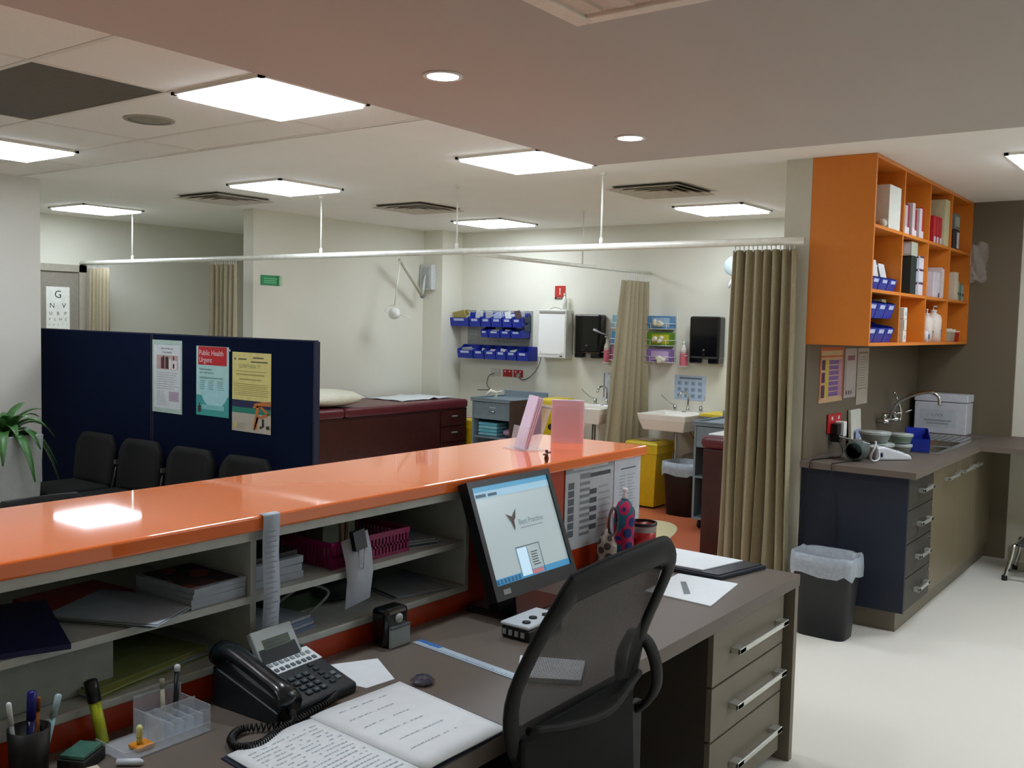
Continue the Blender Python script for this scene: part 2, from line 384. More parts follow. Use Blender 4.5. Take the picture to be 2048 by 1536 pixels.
# ================================================================== ORANGE COUNTER
cl = thing('reception_counter', 'long glossy orange-topped reception counter with pale storage shelves facing the desk', 'counter', (1.5, 2.2, 0))
obj('worktop', B(-1.1, 3.53, 1.925, 2.47, 1.112, 1.15), ORANGE, cl, bevel=.006, seg=3)
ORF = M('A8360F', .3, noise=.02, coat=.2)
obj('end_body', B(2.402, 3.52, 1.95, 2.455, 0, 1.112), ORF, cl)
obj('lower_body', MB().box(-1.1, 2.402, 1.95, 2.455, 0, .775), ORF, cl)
obj('rear_panel', B(-1.1, 2.402, 2.43, 2.455, .775, 1.112), M('D8D8D0', .4), cl)
obj('cubby_top', B(-1.1, 2.40, 1.945, 2.43, 1.085, 1.111), CUB, cl)
obj('cubby_floor', B(-1.1, 2.40, 1.945, 2.43, .776, .797), CUB, cl, bevel=.004)
obj('cubby_side', B(2.38, 2.40, 1.945, 2.43, .797, 1.085), CUB, cl, bevel=.004)
obj('shelf', B(-1.1, 2.38, 1.95, 2.43, .925, .943), CUB, cl)
obj('divider', MB().box(1.535, 1.553, 1.95, 2.43, .943, 1.085).box(1.535, 1.553, 1.95, 2.43, .797, .925), CUB, cl)
obj('divider', MB().box(.28, .298, 1.95, 2.43, .943, 1.085).box(.28, .298, 1.95, 2.43, .797, .925), CUB, cl)

# desk
ds = thing('desk', 'grey-brown laminate reception desk with a drawer pedestal at its right end', 'desk', (2.0, 1.6, 0))
obj('desktop', B(-.6, 3.56, 1.27, 1.948, .676, .72), TAUPE, ds, bevel=.002)
obj('side_panel', B(3.528, 3.56, 1.275, 1.948, 0, .676), TAUPE_F, ds)
obj('side_panel', B(-.6, -.57, 1.275, 1.948, 0, .676), TAUPE_F, ds)
obj('modesty_panel', B(-.57, 3.528, 1.925, 1.945, .1, .676), TAUPE_F, ds)
obj('carcass', B(2.88, 3.495, 1.325, 1.9, .04, .675), M('3A342C', .6), ds)
for i, (z0, z1) in enumerate(((.470, .660), (.285, .463), (.05, .278))):
    dr = obj('drawer', B(2.882, 3.493, 1.305, 1.325, z0, z1), TAUPE_F, ds, bevel=.0015)
    zz = (z0+z1)/2-.005; x0, x1 = 3.02, 3.46
    if i == 2: x0, x1 = 3.04, 3.44
    h = MB().box(x0, x1, 1.270, 1.279, zz-.009, zz+.009)
    for xx in (x0, x1-.05): h.box(xx, xx+.05, 1.270, 1.306, zz-.010, zz+.010)
    obj('handle', h, ALU, dr, bevel=.002)

# ------------------------------------------------------------------ monitor
CHARC = M('121416', .35, noise=.02)
mx0, my0, mz0, mth = 2.33, 1.78, .832, .36
up = Vector((0, math.sin(mth), math.cos(mth))); Rm = Vector((math.cos(-.02), math.sin(-.02), 0)); Nm = Rm.cross(up)
O = Vector((mx0, my0, mz0)); SWm, SHm = .398, .312
mo = thing('monitor', 'black computer monitor with a pale lit screen on the desk', 'monitor', (2.53, 1.8, .72))
def slab(O, R, U, N, u0, u1, v0, v1, n0, n1):
    mb = MB(); vs = [O+R*u+U*v+N*n for n in (n0, n1) for v in (v0, v1) for u in (u0, u1)]
    return mb.add(vs, [(0,2,3,1), (4,5,7,6), (0,1,5,4), (2,6,7,3), (0,4,6,2), (1,3,7,5)])
bz = MB()
for q in ((-.02, 0, -.045, SHm+.02), (SWm, SWm+.02, -.045, SHm+.02), (0, SWm, -.045, 0), (0, SWm, SHm, SHm+.02)):
    s_ = slab(O, Rm, up, Nm, *q, -.03, .008); bz.add(s_.v, s_.f)
obj('bezel', bz, CHARC, mo)
obj('back_shell', slab(O, Rm, up, Nm, .0, SWm, 0, SHm, -.045, -.004), CHARC, mo, bevel=.01)
scr = obj('screen', slab(O, Rm, up, Nm, 0, SWm, 0, SHm, -.004, .002), M('A9B8BC', .2, noise=0, emit=.42), mo)
rects([(.0, SHm-.016, SWm, SHm)], O, Rm, up, M('4F9CC4', .3, noise=0, emit=.5), scr, 'title_bar', .003)
rects([(.0, SHm-.038, SWm, SHm-.016)], O, Rm, up, M('8FB6CC', .3, noise=0, emit=.5), scr, 'menu_bar', .003)
rects([(.01, SHm-.034, .06, SHm-.024), (.07, SHm-.034, .115, SHm-.025)], O, Rm, up, M('3A5668', .3, noise=0, emit=.2), scr, 'menu_text', .004)
rects([(.0, 0, SWm, .02)], O, Rm, up, M('3E88B4', .3, noise=0, emit=.5), scr, 'taskbar', .003)
rects([(.006+i*.018, .002, .018+i*.018, .017) for i in range(7)], O, Rm, up, M('1E5F8C', .3, noise=0, emit=.3), scr, 'task_icon', .004)
fr = MB()
rects([(.135, .006, .138, .1), (.257, .006, .26, .1), (.135, .097, .26, .1), (.19, .006, .1925, .1)], O, Rm, up, M('4E6472', .3, noise=0, emit=.15), scr, 'dialog_frame', .004)
rects([(.138, .006, .19, .094)], O, Rm, up, M('B6D4E8', .3, noise=0, emit=.6), scr, 'dialog_pane', .0035)
rects(lines(.205, .245, .03, .08, 6), O, Rm, up, M('5A6468', .3, noise=0, emit=.15), scr, 'dialog_text', .004)
rects([(.19, .004, .25, .018)], O, Rm, up, M('C07880', .3, noise=0, emit=.35), scr, 'task_button', .005)
txt([('Best Practice', .185, .168, .018, 'LEFT')], O, Rm, up, M('76848A', .3, noise=0, emit=.2), scr, 'lettering', .004)
rects([(.19, .155, .31, .158)], O, Rm, up, M('8C989C', .3, noise=0, emit=.2), scr, 'tagline', .004)
lg = MB()
def poly(mb, O, R, U, N, pts, off): mb.add([O+R*a+U*b+N*off for a, b in pts], [tuple(range(len(pts)))])
for pg in ([(.13, .212), (.152, .178), (.166, .19), (.158, .2), (.146, .204)], [(.16, .2), (.186, .222), (.176, .194), (.166, .185)], [(.15, .182), (.166, .19), (.163, .165), (.158, .152), (.153, .168)]):
    poly(lg, O, Rm, up, Nm, pg, .004)
obj('logo', lg, M('54443C', .4, noise=0, emit=.1), scr)
rects([(.02, -.03, .055, -.014)], O, Rm, up, M('8A8C8C', .4), mo, 'badge', .009)
st = MB().box(2.36, 2.66, 1.70, 1.93, .7205, .742); obj('base', st, BLACKG, mo, bevel=.012, seg=3)
obj('neck', MB().prism([(2.47, 1.88, .742), (2.47, 1.92, .742), (2.47, 1.90, .93), (2.47, 1.86, .93)], (0, 0, 0), (.1, 0, 0)), CHARC, mo)
obj('neck_tilt_joint', MB().lathe([(.03, -.06), (.03, .06)], (2.52, 1.875, .94), 16, 'x'), CHARC, mo, True)

# small figurine on counter behind the monitor
t = thing('figurine', 'tiny brown figurine standing at the counter edge above the monitor', 'figurine', (2.84, 1.955, 1.15))
obj('body', MB().lathe([(.006, 0), (.009, .012), (.006, .024), (.004, .03)], (2.84, 1.955, 1.1505), 10), M('5A3A2A', .4), t, True)
obj('wing', MB().ell((2.83, 1.955, 1.178), .014, .005, .004), M('6E4A3C', .4), t, True)
obj('wing', MB().ell((2.855, 1.955, 1.182), .013, .005, .004), M('7A4A48', .4), t, True)
obj('head', MB().ell((2.84, 1.955, 1.188), .006, .006, .006), M('4A2E22', .4), t, True)

# ------------------------------------------------------------------ black hub box in front of monitor
t = thing('label_printer', 'small black and white desktop device with ports in front of the monitor base', 'device', (2.33, 1.66, .72), -.1)
obj('body', B(2.24, 2.42, 1.59, 1.69, .7205, .757), BLACK, t, bevel=.008)
obj('lid', B(2.238, 2.422, 1.588, 1.692, .757, .768), M('C2CBD2', .3), t, bevel=.005)
for k in range(3): obj('button', MB().lathe([(.013, 0), (.012, .004)], (2.272+k*.05, 1.62+.012*(k % 2), .768), 14), BLACK, t, True)
for k in range(4): obj('port', B(2.2375, 2.2415, 1.603+k*.022, 1.616+k*.022, .732, .748), M('8E979A', .4), t)

# ------------------------------------------------------------------ desk phone
ph = thing('desk_phone', 'black corded desk telephone with a raised grey display', 'telephone', (1.6, 1.8, .72))
prz = .06; PT = Matrix.Translation((1.538, 1.805, .72)) @ Matrix.Rotation(prz, 4, 'Z')
PHB = M('1B2226', .4, noise=.03)
def P(x, y, z): return PT @ Vector((x, y, z))
# wedge body: front low (y=-.1), back high (y=.1), local x from -.12 to .12
bd = MB().prism([P(-.12, -.11, .001), P(-.12, -.11, .025), P(-.12, .09, .085), P(-.12, .11, .08), P(-.12, .11, .001)], (0, 0, 0), PT.to_3x3() @ Vector((.245, 0, 0)))
obj('body', bd, PHB, ph, bevel=.006)
sl = (Vector((0, .2, .06))).normalized(); Us = PT.to_3x3() @ sl; Rs = PT.to_3x3() @ Vector((1, 0, 0)); Ns = Rs.cross(Us); Os = P(-.12, -.11, .025)
# keypad
for r_ in range(4):
    for c_ in range(3):
        s_ = slab(Os, Rs, Us, Ns, .098+c_*.024, .116+c_*.024, .022+r_*.021, .036+r_*.021, 0, .005)
        k_ = obj('key', s_, M('2E3A40', .4), ph, bevel=.002)
txt([(ch, .107+c_*.024, .026+r_*.021, .006, 'CENTER') for r_, row in enumerate(('*0#', '789', '456', '123')) for c_, ch in enumerate(row)], Os, Rs, Us, M('AEB8BA', .5), ph, 'key_lettering', .0056)
for r_ in range(5): obj('function_key', slab(Os, Rs, Us, Ns, .185, .200, .03+r_*.02, .040+r_*.02, 0, .004), M('262E33', .4), ph)
for r_ in range(2): obj('function_key', slab(Os, Rs, Us, Ns, .21, .224, .035+r_*.02, .046+r_*.02, 0, .004), M('6B7478', .4), ph)
obj('label_strip', slab(Os, Rs, Us, Ns, .088, .243, .125, .185, 0, .003), M('DDE6EA', .4), ph)
for c_ in range(8):
    for r_ in range(2): obj('speed_dial_key', slab(Os, Rs, Us, Ns, .094+c_*.018, .104+c_*.018, .131+r_*.024, .142+r_*.024, .003, .006), M('59666C' if r_ == 0 else '8C989C', .4), ph)
# display, steeper
Ud = PT.to_3x3() @ Vector((0, .55, .83)).normalized(); Nd = Rs.cross(Ud); Od = P(-.035, .06, .085)
dsp = obj('display_housing', slab(Od, Rs, Ud, Nd, 0, .135, -.01, .075, -.018, 0), M('9EA6A4', .5), ph, bevel=.003)
obj('display_screen', slab(Od, Rs, Ud, Nd, .025, .112, .022, .048, 0, .001), M('4C584C', .2), dsp)
rects([(.03, .026, .095, .03), (.03, .036, .08, .04)], Od, Rs, Ud, M('2A332B', .3), dsp, 'digits', .0015)
obj('stand', MB().prism([P(-.03, .05, .075), P(-.03, .105, .075), P(-.03, .1, .14)], (0, 0, 0), PT.to_3x3() @ Vector((.12, 0, 0))), PHB, ph)
# handset
hp = [P(-.11, -.12, .045), P(-.11, -.10, .07), P(-.11, -.05, .088), P(-.11, .02, .112), P(-.11, .08, .128), P(-.11, .115, .118)]
hs = MB(); R = []
pl = bezier(hp, 16)
for i, p in enumerate(pl):
    q = i/16; wv = .026+.006*abs(2*q-1)**2*2; hh = .016+.014*(abs(2*q-1)**3)
    R.append([p + Rs*wv*math.cos(a) + Vector((0, 0, 1))*hh*math.sin(a) for a in [2*PI*k/12 for k in range(12)]])
hs.loft(R); obj('handset', hs, M('10181C', .25, coat=.3), ph, True)
obj('cradle', MB().prism([P(-.14, -.11, .001), P(-.14, -.11, .03), P(-.14, .11, .095), P(-.14, .11, .001)], (0, 0, 0), PT.to_3x3() @ Vector((.05, 0, 0))), PHB, ph, bevel=.004)
# coiled cord
cpth = bezier([P(-.11, -.125, .03), P(-.13, -.14, .012), (1.34, 1.715, .733), (1.29, 1.70, .732), (1.27, 1.655, .732), (1.31, 1.63, .732), (1.38, 1.65, .733), (1.46, 1.665, .733), (1.55, 1.68, .735), P(.05, -.112, .02)], 90)
L_ = len(cpth)-1; co = []
NC = 620
for i in range(NC+1):
    q = i/NC*L_; k = min(int(q), L_-1); fr_ = q-k; p = cpth[k].lerp(cpth[k+1], fr_); d_ = (cpth[k+1]-cpth[k]).normalized()
    s_ = d_.cross(Vector((0, 0, 1))).normalized(); u_ = s_.cross(d_); a = i*2*PI/7
    co.append(p + s_*.0075*math.cos(a) + u_*.0075*math.sin(a))
obj('coiled_cord', MB().tube(co, .0022, 4), BLACK, ph, True)

# ------------------------------------------------------------------ papers on desk
def sheetq(name, label, cat, pts, z, mat, th=.0012, group=None, curl=None):
    mb = MB(); mb.prism([(p[0], p[1], z) for p in pts], (0, 0, 0), (0, 0, th)); o = obj(name, mb, mat)
    return tag(o, label, cat, group)
nt_ = sheetq('note_sheet', 'white sheet partly tucked under the telephone', 'paper', [(1.70, 1.70), (1.79, 1.69), (1.87, 1.83), (1.74, 1.90), (1.68, 1.80)], .7202, PAPER)
# diary / open pad
nb = thing('notebook', 'open white notebook with faint handwriting lying at the desk front', 'notebook', (1.5, 1.45, .72))
cn = [Vector((1.24, 1.645, 0)), Vector((1.455, 1.66, 0)), Vector((1.77, 1.655, 0)), Vector((1.72, 1.275, 0)), Vector((1.42, 1.275, 0)), Vector((1.20, 1.275, 0))]
obj('cover', MB().prism([(1.228, 1.652, .7202), (1.782, 1.662, .7202), (1.735, 1.272, .7202), (1.192, 1.272, .7202)], (0, 0, 0), (0, 0, .003)), NAVY, nb)
def page(xa0, xa1, xb0, xb1, ya, yb, lift, side):
    mb = MB(); R = []
    for k in range(9):
        v = k/8; x0 = xa0+(xb0-xa0)*v; x1 = xa1+(xb1-xa1)*v; y = ya+(yb-ya)*v; row = []
        for i in range(11):
            u = i/10; s_ = u if side > 0 else 1-u
            zz = .7235 + lift*(1-s_)*math.exp(-3*s_)*3.2*s_ + .006*(1-s_*.5)
            row.append((x0+(x1-x0)*u, y, zz))
        R.append(row)
    mb.loft(R, cap=False, closed=False); return mb
def pagez(u, side, lift):
    s_ = u if side > 0 else 1-u
    return .7235 + lift*(1-s_)*math.exp(-3*s_)*3.2*s_ + .006*(1-s_*.5)
pgA = obj('page', page(1.238, 1.470, 1.20, 1.445, 1.645, 1.275, .012, -1), PAPER, nb, True, solid=.004)
pgB = obj('page', page(1.474, 1.772, 1.449, 1.722, 1.655, 1.275, .010, 1), PAPER, nb, True, solid=.004)
INK = M('A9B8C2', .7, noise=0)
def scribble(xa0, xa1, xb0, xb1, ya, yb, lift, side, rows, u0, u1, par):
    mb = MB()
    for r_ in range(rows):
        v = .1+.8*r_/rows; u = u0
        while u < u1:
            du = random.uniform(.012, .05)
            if random.random() < .75:
                pts = []
                for uu, vv in ((u, v), (u+du, v), (u+du, v+.011), (u, v+.011)):
                    x0 = xa0+(xb0-xa0)*vv; x1 = xa1+(xb1-xa1)*vv
                    pts.append((x0+(x1-x0)*uu, ya+(yb-ya)*vv, pagez(uu, side, lift)+.0026))
                mb.add(pts, [(0, 1, 2, 3)])
            u += du+.012
    obj('handwriting', mb, INK, par)['kind'] = 'stuff'
scribble(1.238, 1.470, 1.20, 1.445, 1.645, 1.275, .012, -1, 18, .12, .9, pgA)
scribble(1.474, 1.772, 1.449, 1.722, 1.655, 1.275, .010, 1, 6, .15, .7, pgB)

# ruler
ru = thing('ruler', 'clear and blue plastic ruler lying diagonally on the desk', 'ruler', (2.02, 1.63, .72))
a, b = Vector((2.045, 1.845, .7203)), Vector((2.0, 1.43, .7203)); d_ = (b-a).normalized(); s_ = Vector((-d_.y, d_.x, 0))
obj('blade', slab(a, d_, s_, Vector((0, 0, 1)), 0, .415, -.017, .017, 0, .0022), M('B9CCDA', .2, noise=.02), ru)
obj('end_cap', slab(a, d_, s_, Vector((0, 0, 1)), 0, .09, .001, .0172, .0022, .0028), M('3F7BC6', .3), ru)
tk = MB()
for i in range(41): q = slab(a, d_, s_, Vector((0, 0, 1)), .006+i*.01, .0075+i*.01, -.016, -.004 if i % 5 else 0, .0022, .0026); tk.add(q.v, q.f)
obj('graduation', tk, M('38506A', .5), ru)
# crystal paperweight
cp = Vector((1.815, 1.615, .7203)); mb = MB()
mb.lathe([(.020, 0), (.030, .006), (.031, .011), (.021, .019), (.008, .021)], cp, 8)
tag(obj('paperweight', mb, M('8A90A4', .04, noise=0, trans=.8, ior=1.5)), 'small faceted clear glass paperweight beside the notebook', 'paperweight')
# roll stamp / tape dispenser at the counter
tp = thing('tape_dispenser', 'black box-shaped dispenser with a round pale knob and grey front, against the counter', 'dispenser', (1.98, 1.885, .72))
obj('body', B(1.935, 2.03, 1.862, 1.925, .7205, .83), BLACKG, tp, bevel=.014, seg=3)
obj('knob', MB().lathe([(.014, .004), (.0145, 0), (.008, -.004)], (1.985, 1.859, .80), 18, 'y'), M('A8A8A4', .4), tp, True)
obj('front_plate', B(1.945, 2.025, 1.853, 1.862, .7205, .775), M('8E9694', .4), tp, bevel=.003)
obj('front_ledge', B(1.946, 2.024, 1.850, 1.862, .775, .781), M('55595A', .4), tp)
# receipt strip hanging from counter edge
rs = MB(); pth = bezier([(0, 1.935, 1.153), (0, 1.921, 1.1515), (0, 1.9165, 1.14), (0, 1.920, 1.05), (0, 1.914, .95), (0, 1.920, .86), (0, 1.915, .765)], 24)
rs.loft([[(1.548, p.y, p.z), (1.600, p.y, p.z)] for p in pth], cap=False, closed=False)
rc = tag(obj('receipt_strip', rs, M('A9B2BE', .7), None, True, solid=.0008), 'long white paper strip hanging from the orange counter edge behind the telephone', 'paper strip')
mb = MB()
for k in range(26):
    q = k/26*.34; mb.add([(1.553, 1.9135, 1.11-q), (1.575+random.random()*.02, 1.9135, 1.11-q), (1.575+random.random()*.02, 1.9135, 1.107-q), (1.553, 1.9135, 1.107-q)], [(0, 1, 2, 3)])
obj('print', mb, M('8F98A6', .8), rc)

# ------------------------------------------------------------------ things in the counter shelves
def sheaf(name, label, cat, cx, cy, w_, d_, z, h_, mat, rz=0, group=None, bevel=0, n=1, jit=.006):
    t = thing(name, label, cat, (cx, cy, z), rz, group)
    for i in range(n):
        T = Matrix.Translation((cx+random.uniform(-jit, jit)*(n > 1), cy+random.uniform(-jit, jit)*(n > 1), z+i*h_/n)) @ Matrix.Rotation(rz+random.uniform(-.05, .05)*(n > 1), 4, 'Z')
        mm = mat[i % len(mat)] if isinstance(mat, list) else mat
        obj('sheet' if n > 1 else 'block', MB().box(-w_/2, w_/2, -d_/2, d_/2, .0003, h_/n-.0003, T), mm, t, bevel=bevel)
    return t
SZ = .9435
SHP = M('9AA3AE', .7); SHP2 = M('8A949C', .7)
sheaf('folder', 'dark blue folder at the left end of the upper counter shelf', 'folder', .97, 2.14, .3, .37, SZ, .012, M('17184A', .5), -.35)
sheaf('red_folder', 'dark red folder lying flat on the upper shelf near the blue folder', 'folder', 1.24, 2.25, .22, .16, SZ, .012, M('8A2018', .5), .1)
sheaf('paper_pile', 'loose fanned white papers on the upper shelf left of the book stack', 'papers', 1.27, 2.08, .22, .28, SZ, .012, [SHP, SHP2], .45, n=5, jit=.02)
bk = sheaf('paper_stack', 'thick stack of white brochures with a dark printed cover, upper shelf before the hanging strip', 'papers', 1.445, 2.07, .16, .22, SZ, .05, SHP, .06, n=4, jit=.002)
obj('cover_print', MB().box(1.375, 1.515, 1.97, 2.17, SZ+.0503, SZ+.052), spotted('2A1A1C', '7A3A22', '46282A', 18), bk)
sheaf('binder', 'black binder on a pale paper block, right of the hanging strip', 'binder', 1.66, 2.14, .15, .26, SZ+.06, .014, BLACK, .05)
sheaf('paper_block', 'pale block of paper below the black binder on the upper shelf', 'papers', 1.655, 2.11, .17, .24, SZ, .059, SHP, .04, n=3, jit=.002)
# magenta basket
bk = thing('basket', 'magenta plastic basket of oddments on the upper counter shelf', 'basket', (2.0, 2.17, SZ))
MAG = M('8A1250', .35)
bx0, bx1, by0, by1, bh = 1.84, 2.16, 1.985, 2.24, .075
obj('basket_floor', B(bx0+.01, bx1-.01, by0+.01, by1-.01, SZ, SZ+.004), MAG, bk)
obj('rim', MB().box(bx0, bx1, by0, by0+.008, SZ+bh-.016, SZ+bh).box(bx0, bx1, by1-.008, by1, SZ+bh-.016, SZ+bh).box(bx0, bx0+.008, by0+.008, by1-.008, SZ+bh-.016, SZ+bh).box(bx1-.008, bx1, by0+.008, by1-.008, SZ+bh-.016, SZ+bh), MAG, bk)
sl_ = MB()
for k in range(22): x = bx0+.006+k*(bx1-bx0-.018)/21; sl_.box(x, x+.008, by0+.002, by0+.006, SZ+.002, SZ+bh-.014); sl_.box(x, x+.008, by1-.006, by1-.002, SZ+.002, SZ+bh-.014)
for k in range(16): y = by0+.006+k*(by1-by0-.018)/15; sl_.box(bx0+.002, bx0+.006, y, y+.008, SZ+.002, SZ+bh-.014); sl_.box(bx1-.006, bx1-.002, y, y+.008, SZ+.002, SZ+bh-.014)
sl_.box(bx0, bx1, by0+.002, by0+.005, SZ+.03, SZ+.038).box(bx0, bx1, by0+.001, by0+.006, SZ, SZ+.01)
o = obj('slat', sl_, MAG, bk); o['kind'] = 'stuff'
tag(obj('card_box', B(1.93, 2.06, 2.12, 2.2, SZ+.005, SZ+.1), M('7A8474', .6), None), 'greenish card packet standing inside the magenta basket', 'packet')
tag(obj('wooden_peg', MB().tube([(1.93, 2.04, SZ+.006), (1.915, 2.03, SZ+.125)], .006, 6).tube([(1.945, 2.04, SZ+.006), (1.94, 2.03, SZ+.13)], .006, 6), M('7A5A42', .6)), 'pair of brown wooden sticks poking out of the magenta basket', 'sticks')
# clipped note hanging over the shelf front
cn_ = thing('clipped_note', 'white notepaper hung from the basket by a black bulldog clip', 'note', (1.9, 1.94, 1.0))
pp = [(1.875, 1.978, 1.030), (1.975, 1.978, 1.045)]
mb = MB(); mb.loft([[(1.862, 1.972, 1.022), (1.965, 1.972, 1.042)], [(1.855, 1.945, .97), (1.958, 1.945, .985)], [(1.85, 1.932, .92), (1.95, 1.932, .93)], [(1.838, 1.926, .845), (1.935, 1.928, .858)]], cap=False, closed=False)
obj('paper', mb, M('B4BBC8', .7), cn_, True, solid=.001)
obj('clip_body', MB().prism([(1.895, 1.966, 1.045), (1.94, 1.966, 1.052), (1.932, 1.944, 1.003), (1.888, 1.944, .996)], (0, -.008, 0), (0, .016, .0)), BLACK, cn_)
obj('clip_wire', MB().tube([(1.898, 1.94, 1.0), (1.90, 1.934, .96), (1.902, 1.93, .945), (1.910, 1.93, .945), (1.915, 1.934, .965), (1.925, 1.94, 1.004)], .0014, 5), STEEL, cn_, True)
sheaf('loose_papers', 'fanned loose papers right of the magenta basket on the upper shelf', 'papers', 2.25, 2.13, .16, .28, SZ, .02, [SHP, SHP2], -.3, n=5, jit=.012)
FZ = .7975
sheaf('green_folder', 'dark green folder lying on the lower shelf under the basket', 'folder', 1.92, 2.22, .4, .18, FZ, .05, M('1E3012', .6), .05)
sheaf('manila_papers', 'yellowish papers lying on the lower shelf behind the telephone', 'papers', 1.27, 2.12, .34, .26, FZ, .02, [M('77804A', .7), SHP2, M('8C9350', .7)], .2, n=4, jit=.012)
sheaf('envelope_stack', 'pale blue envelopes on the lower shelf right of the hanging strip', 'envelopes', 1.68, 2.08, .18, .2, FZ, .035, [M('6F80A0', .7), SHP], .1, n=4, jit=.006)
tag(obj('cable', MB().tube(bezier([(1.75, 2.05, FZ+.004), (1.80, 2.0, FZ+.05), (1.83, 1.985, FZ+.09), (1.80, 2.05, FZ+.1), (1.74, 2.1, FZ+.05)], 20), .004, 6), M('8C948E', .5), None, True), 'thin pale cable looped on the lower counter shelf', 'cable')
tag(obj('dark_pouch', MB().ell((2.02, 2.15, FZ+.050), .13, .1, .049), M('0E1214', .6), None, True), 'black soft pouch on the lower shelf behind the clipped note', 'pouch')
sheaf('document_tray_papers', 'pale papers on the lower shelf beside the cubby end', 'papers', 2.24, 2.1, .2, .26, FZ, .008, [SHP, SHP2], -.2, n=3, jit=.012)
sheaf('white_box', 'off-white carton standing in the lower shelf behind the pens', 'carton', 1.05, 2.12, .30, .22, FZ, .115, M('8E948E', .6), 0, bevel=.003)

# ------------------------------------------------------------------ acrylic organiser, pens, cup, stamp pad
og = thing('acrylic_organiser', 'clear acrylic stepped desk organiser left of the telephone', 'organiser', (1.18, 1.84, .72))
def AC(a): return obj('tray_wall', a, ACRYL, og)
ox0, ox1 = 1.09, 1.30
obj('tray_floor', B(ox0, ox1, 1.785, 1.90, .7205, .7235), ACRYL, og)
for y, h_ in ((1.785, .022), (1.815, .04), (1.845, .065), (1.898, .085)): AC(B(1.18 if h_ > .03 else ox0, ox1, y, y+.0022, .7236, .72+h_))
for x, h_ in ((ox0, .022), (1.18, .06), (1.205, .045), (1.23, .045), (1.255, .045), (1.28, .045), (ox1-.0022, .06)): AC(B(x, x+.0022, 1.7873, 1.8975, .7236, .72+h_))
def pen(label, x, y, z, dx, dy, L, r, c1, c2, cap=.3, cat='pen'):
    t = thing('pen', label, cat, (x, y, z)); a = Vector((x, y, z)); d_ = Vector((dx, dy, 1)).normalized()
    obj('barrel', MB().tube([a, a+d_*L*(1-cap)], r, 10), M(c1, .3), t, True)
    obj('cap', MB().tube([a+d_*L*(1-cap), a+d_*L*.98, a+d_*L], [r*1.15, r*1.15, r*.6], 10), M(c2, .3), t, True); return t
pen('yellow highlighter with a black cap leaning in the organiser', 1.112, 1.905, .7245, -.12, .16, .14, .0125, 'B8C62C', '0E1214', .35, 'highlighter')
pen('black marker with a white end standing in the acrylic organiser', 1.268, 1.875, .7245, .12, .1, .13, .006, '1C2024', 'C8CCCC', .12, 'marker')
pen('cream pen leaning beside the black marker', 1.238, 1.872, .7245, .02, .1, .11, .005, 'A8A48C', '8A8878', .2)
tag(obj('eraser', MB().box(1.13, 1.17, 1.80, 1.84, .7245, .734), M('D98A1E', .6), None, bevel=.003), 'orange eraser lying in the organiser tray', 'eraser')
t = thing('lipstick', 'small yellow tube standing on the orange eraser', 'tube', (1.145, 1.82, .7345))
obj('tube', MB().lathe([(.006, 0), (.006, .015)], (1.145, 1.82, .7345), 12), M('C8B24A', .3), t, True)
obj('tip', MB().lathe([(.007, .015), (.007, .035), (.004, .04)], (1.145, 1.82, .7345), 12), M('D8D88C', .3), t, True)
pc = thing('pen_cup', 'dark mesh pen cup at the left picture edge', 'pen holder', (.94, 1.88, .72))
obj('cup', MB().lathe([(.035, 0), (.04, .1), (.037, .1), (.032, .004)], (.94, 1.88, .7205), 20), M('14100E', .5), pc, True)
pen('silver pen in the dark pen cup', .92, 1.885, .726, -.10, .02, .155, .0045, '8A9090', 'D4D8DA', .3)
pen('thick dark blue pen in the cup with a white clip', .94, 1.88, .726, .07, .05, .165, .008, '14184A', '1A1A6A', .35)
pen('orange pencil in the cup', .955, 1.893, .726, .10, .02, .145, .0035, '9A5018', '8A4818', .2, 'pencil')
pen('pale teal ruler-like pen leaning right in the cup', .96, 1.875, .726, .30, .05, .15, .006, '7EA0A4', '9CB4BA', .3)
sp = thing('stamp_pad', 'small black stamp pad with a green-tinted lid in front of the organiser', 'stamp pad', (1.033, 1.85, .72), .3)
T = Matrix.Translation((1.033, 1.85, .7205)) @ Matrix.Rotation(.5, 4, 'Z')
obj('base', MB().box(-.04, .04, -.03, .03, 0, .025, T), BLACK, sp, bevel=.003)
obj('lid', MB().box(-.036, .036, -.026, .026, .0255, .034, T), M('3E6A5C', .3), sp, bevel=.002)
t = tag(obj('correction_pen', MB().tube([(1.075, 1.79, .728), (1.105, 1.755, .728), (1.11, 1.75, .728)], [.007, .0075, .003], 10), M('D4DCE4', .3), None, True), 'white correction pen lying near the left bottom corner', 'pen')
sheaf('sticky_notes', 'cream note pad at the bottom left corner of the desk', 'notepad', 1.00, 1.785, .07, .05, .72, .012, M('C8BFA8', .7), -.2)

# ------------------------------------------------------------------ right part of the desk
cb = thing('clipboard', 'dark clipboard folder with a white sheet on top at the desk end', 'clipboard', (3.45, 1.62, .72))
q = [(3.27, 1.462), (3.60-.05, 1.42), (3.56-.03, 1.93), (3.22, 1.86)]
q = [aZ(1436, 1160, .72), aZ(1532, 1130, .72), aZ(1352, 1066, .745), aZ(1300, 1100, .745)]
q = [(3.265, 1.462), (3.545, 1.40), (3.552, 1.90), (3.255, 1.92)]
def quadslab(pts, z, th): return MB().prism([(p[0], p[1], z) for p in pts], (0, 0, 0), (0, 0, th))
obj('folder', quadslab(q, .7204, .014), M('1B2230', .5), cb, bevel=.002)
obj('board', quadslab([(3.275, 1.475), (3.54, 1.415), (3.546, 1.89), (3.265, 1.905)], .7346, .003), M('23262E', .4), cb)
obj('sheet', quadslab([(3.29, 1.545), (3.53, 1.49), (3.538, 1.875), (3.275, 1.885)], .7378, .004), PAPER, cb)
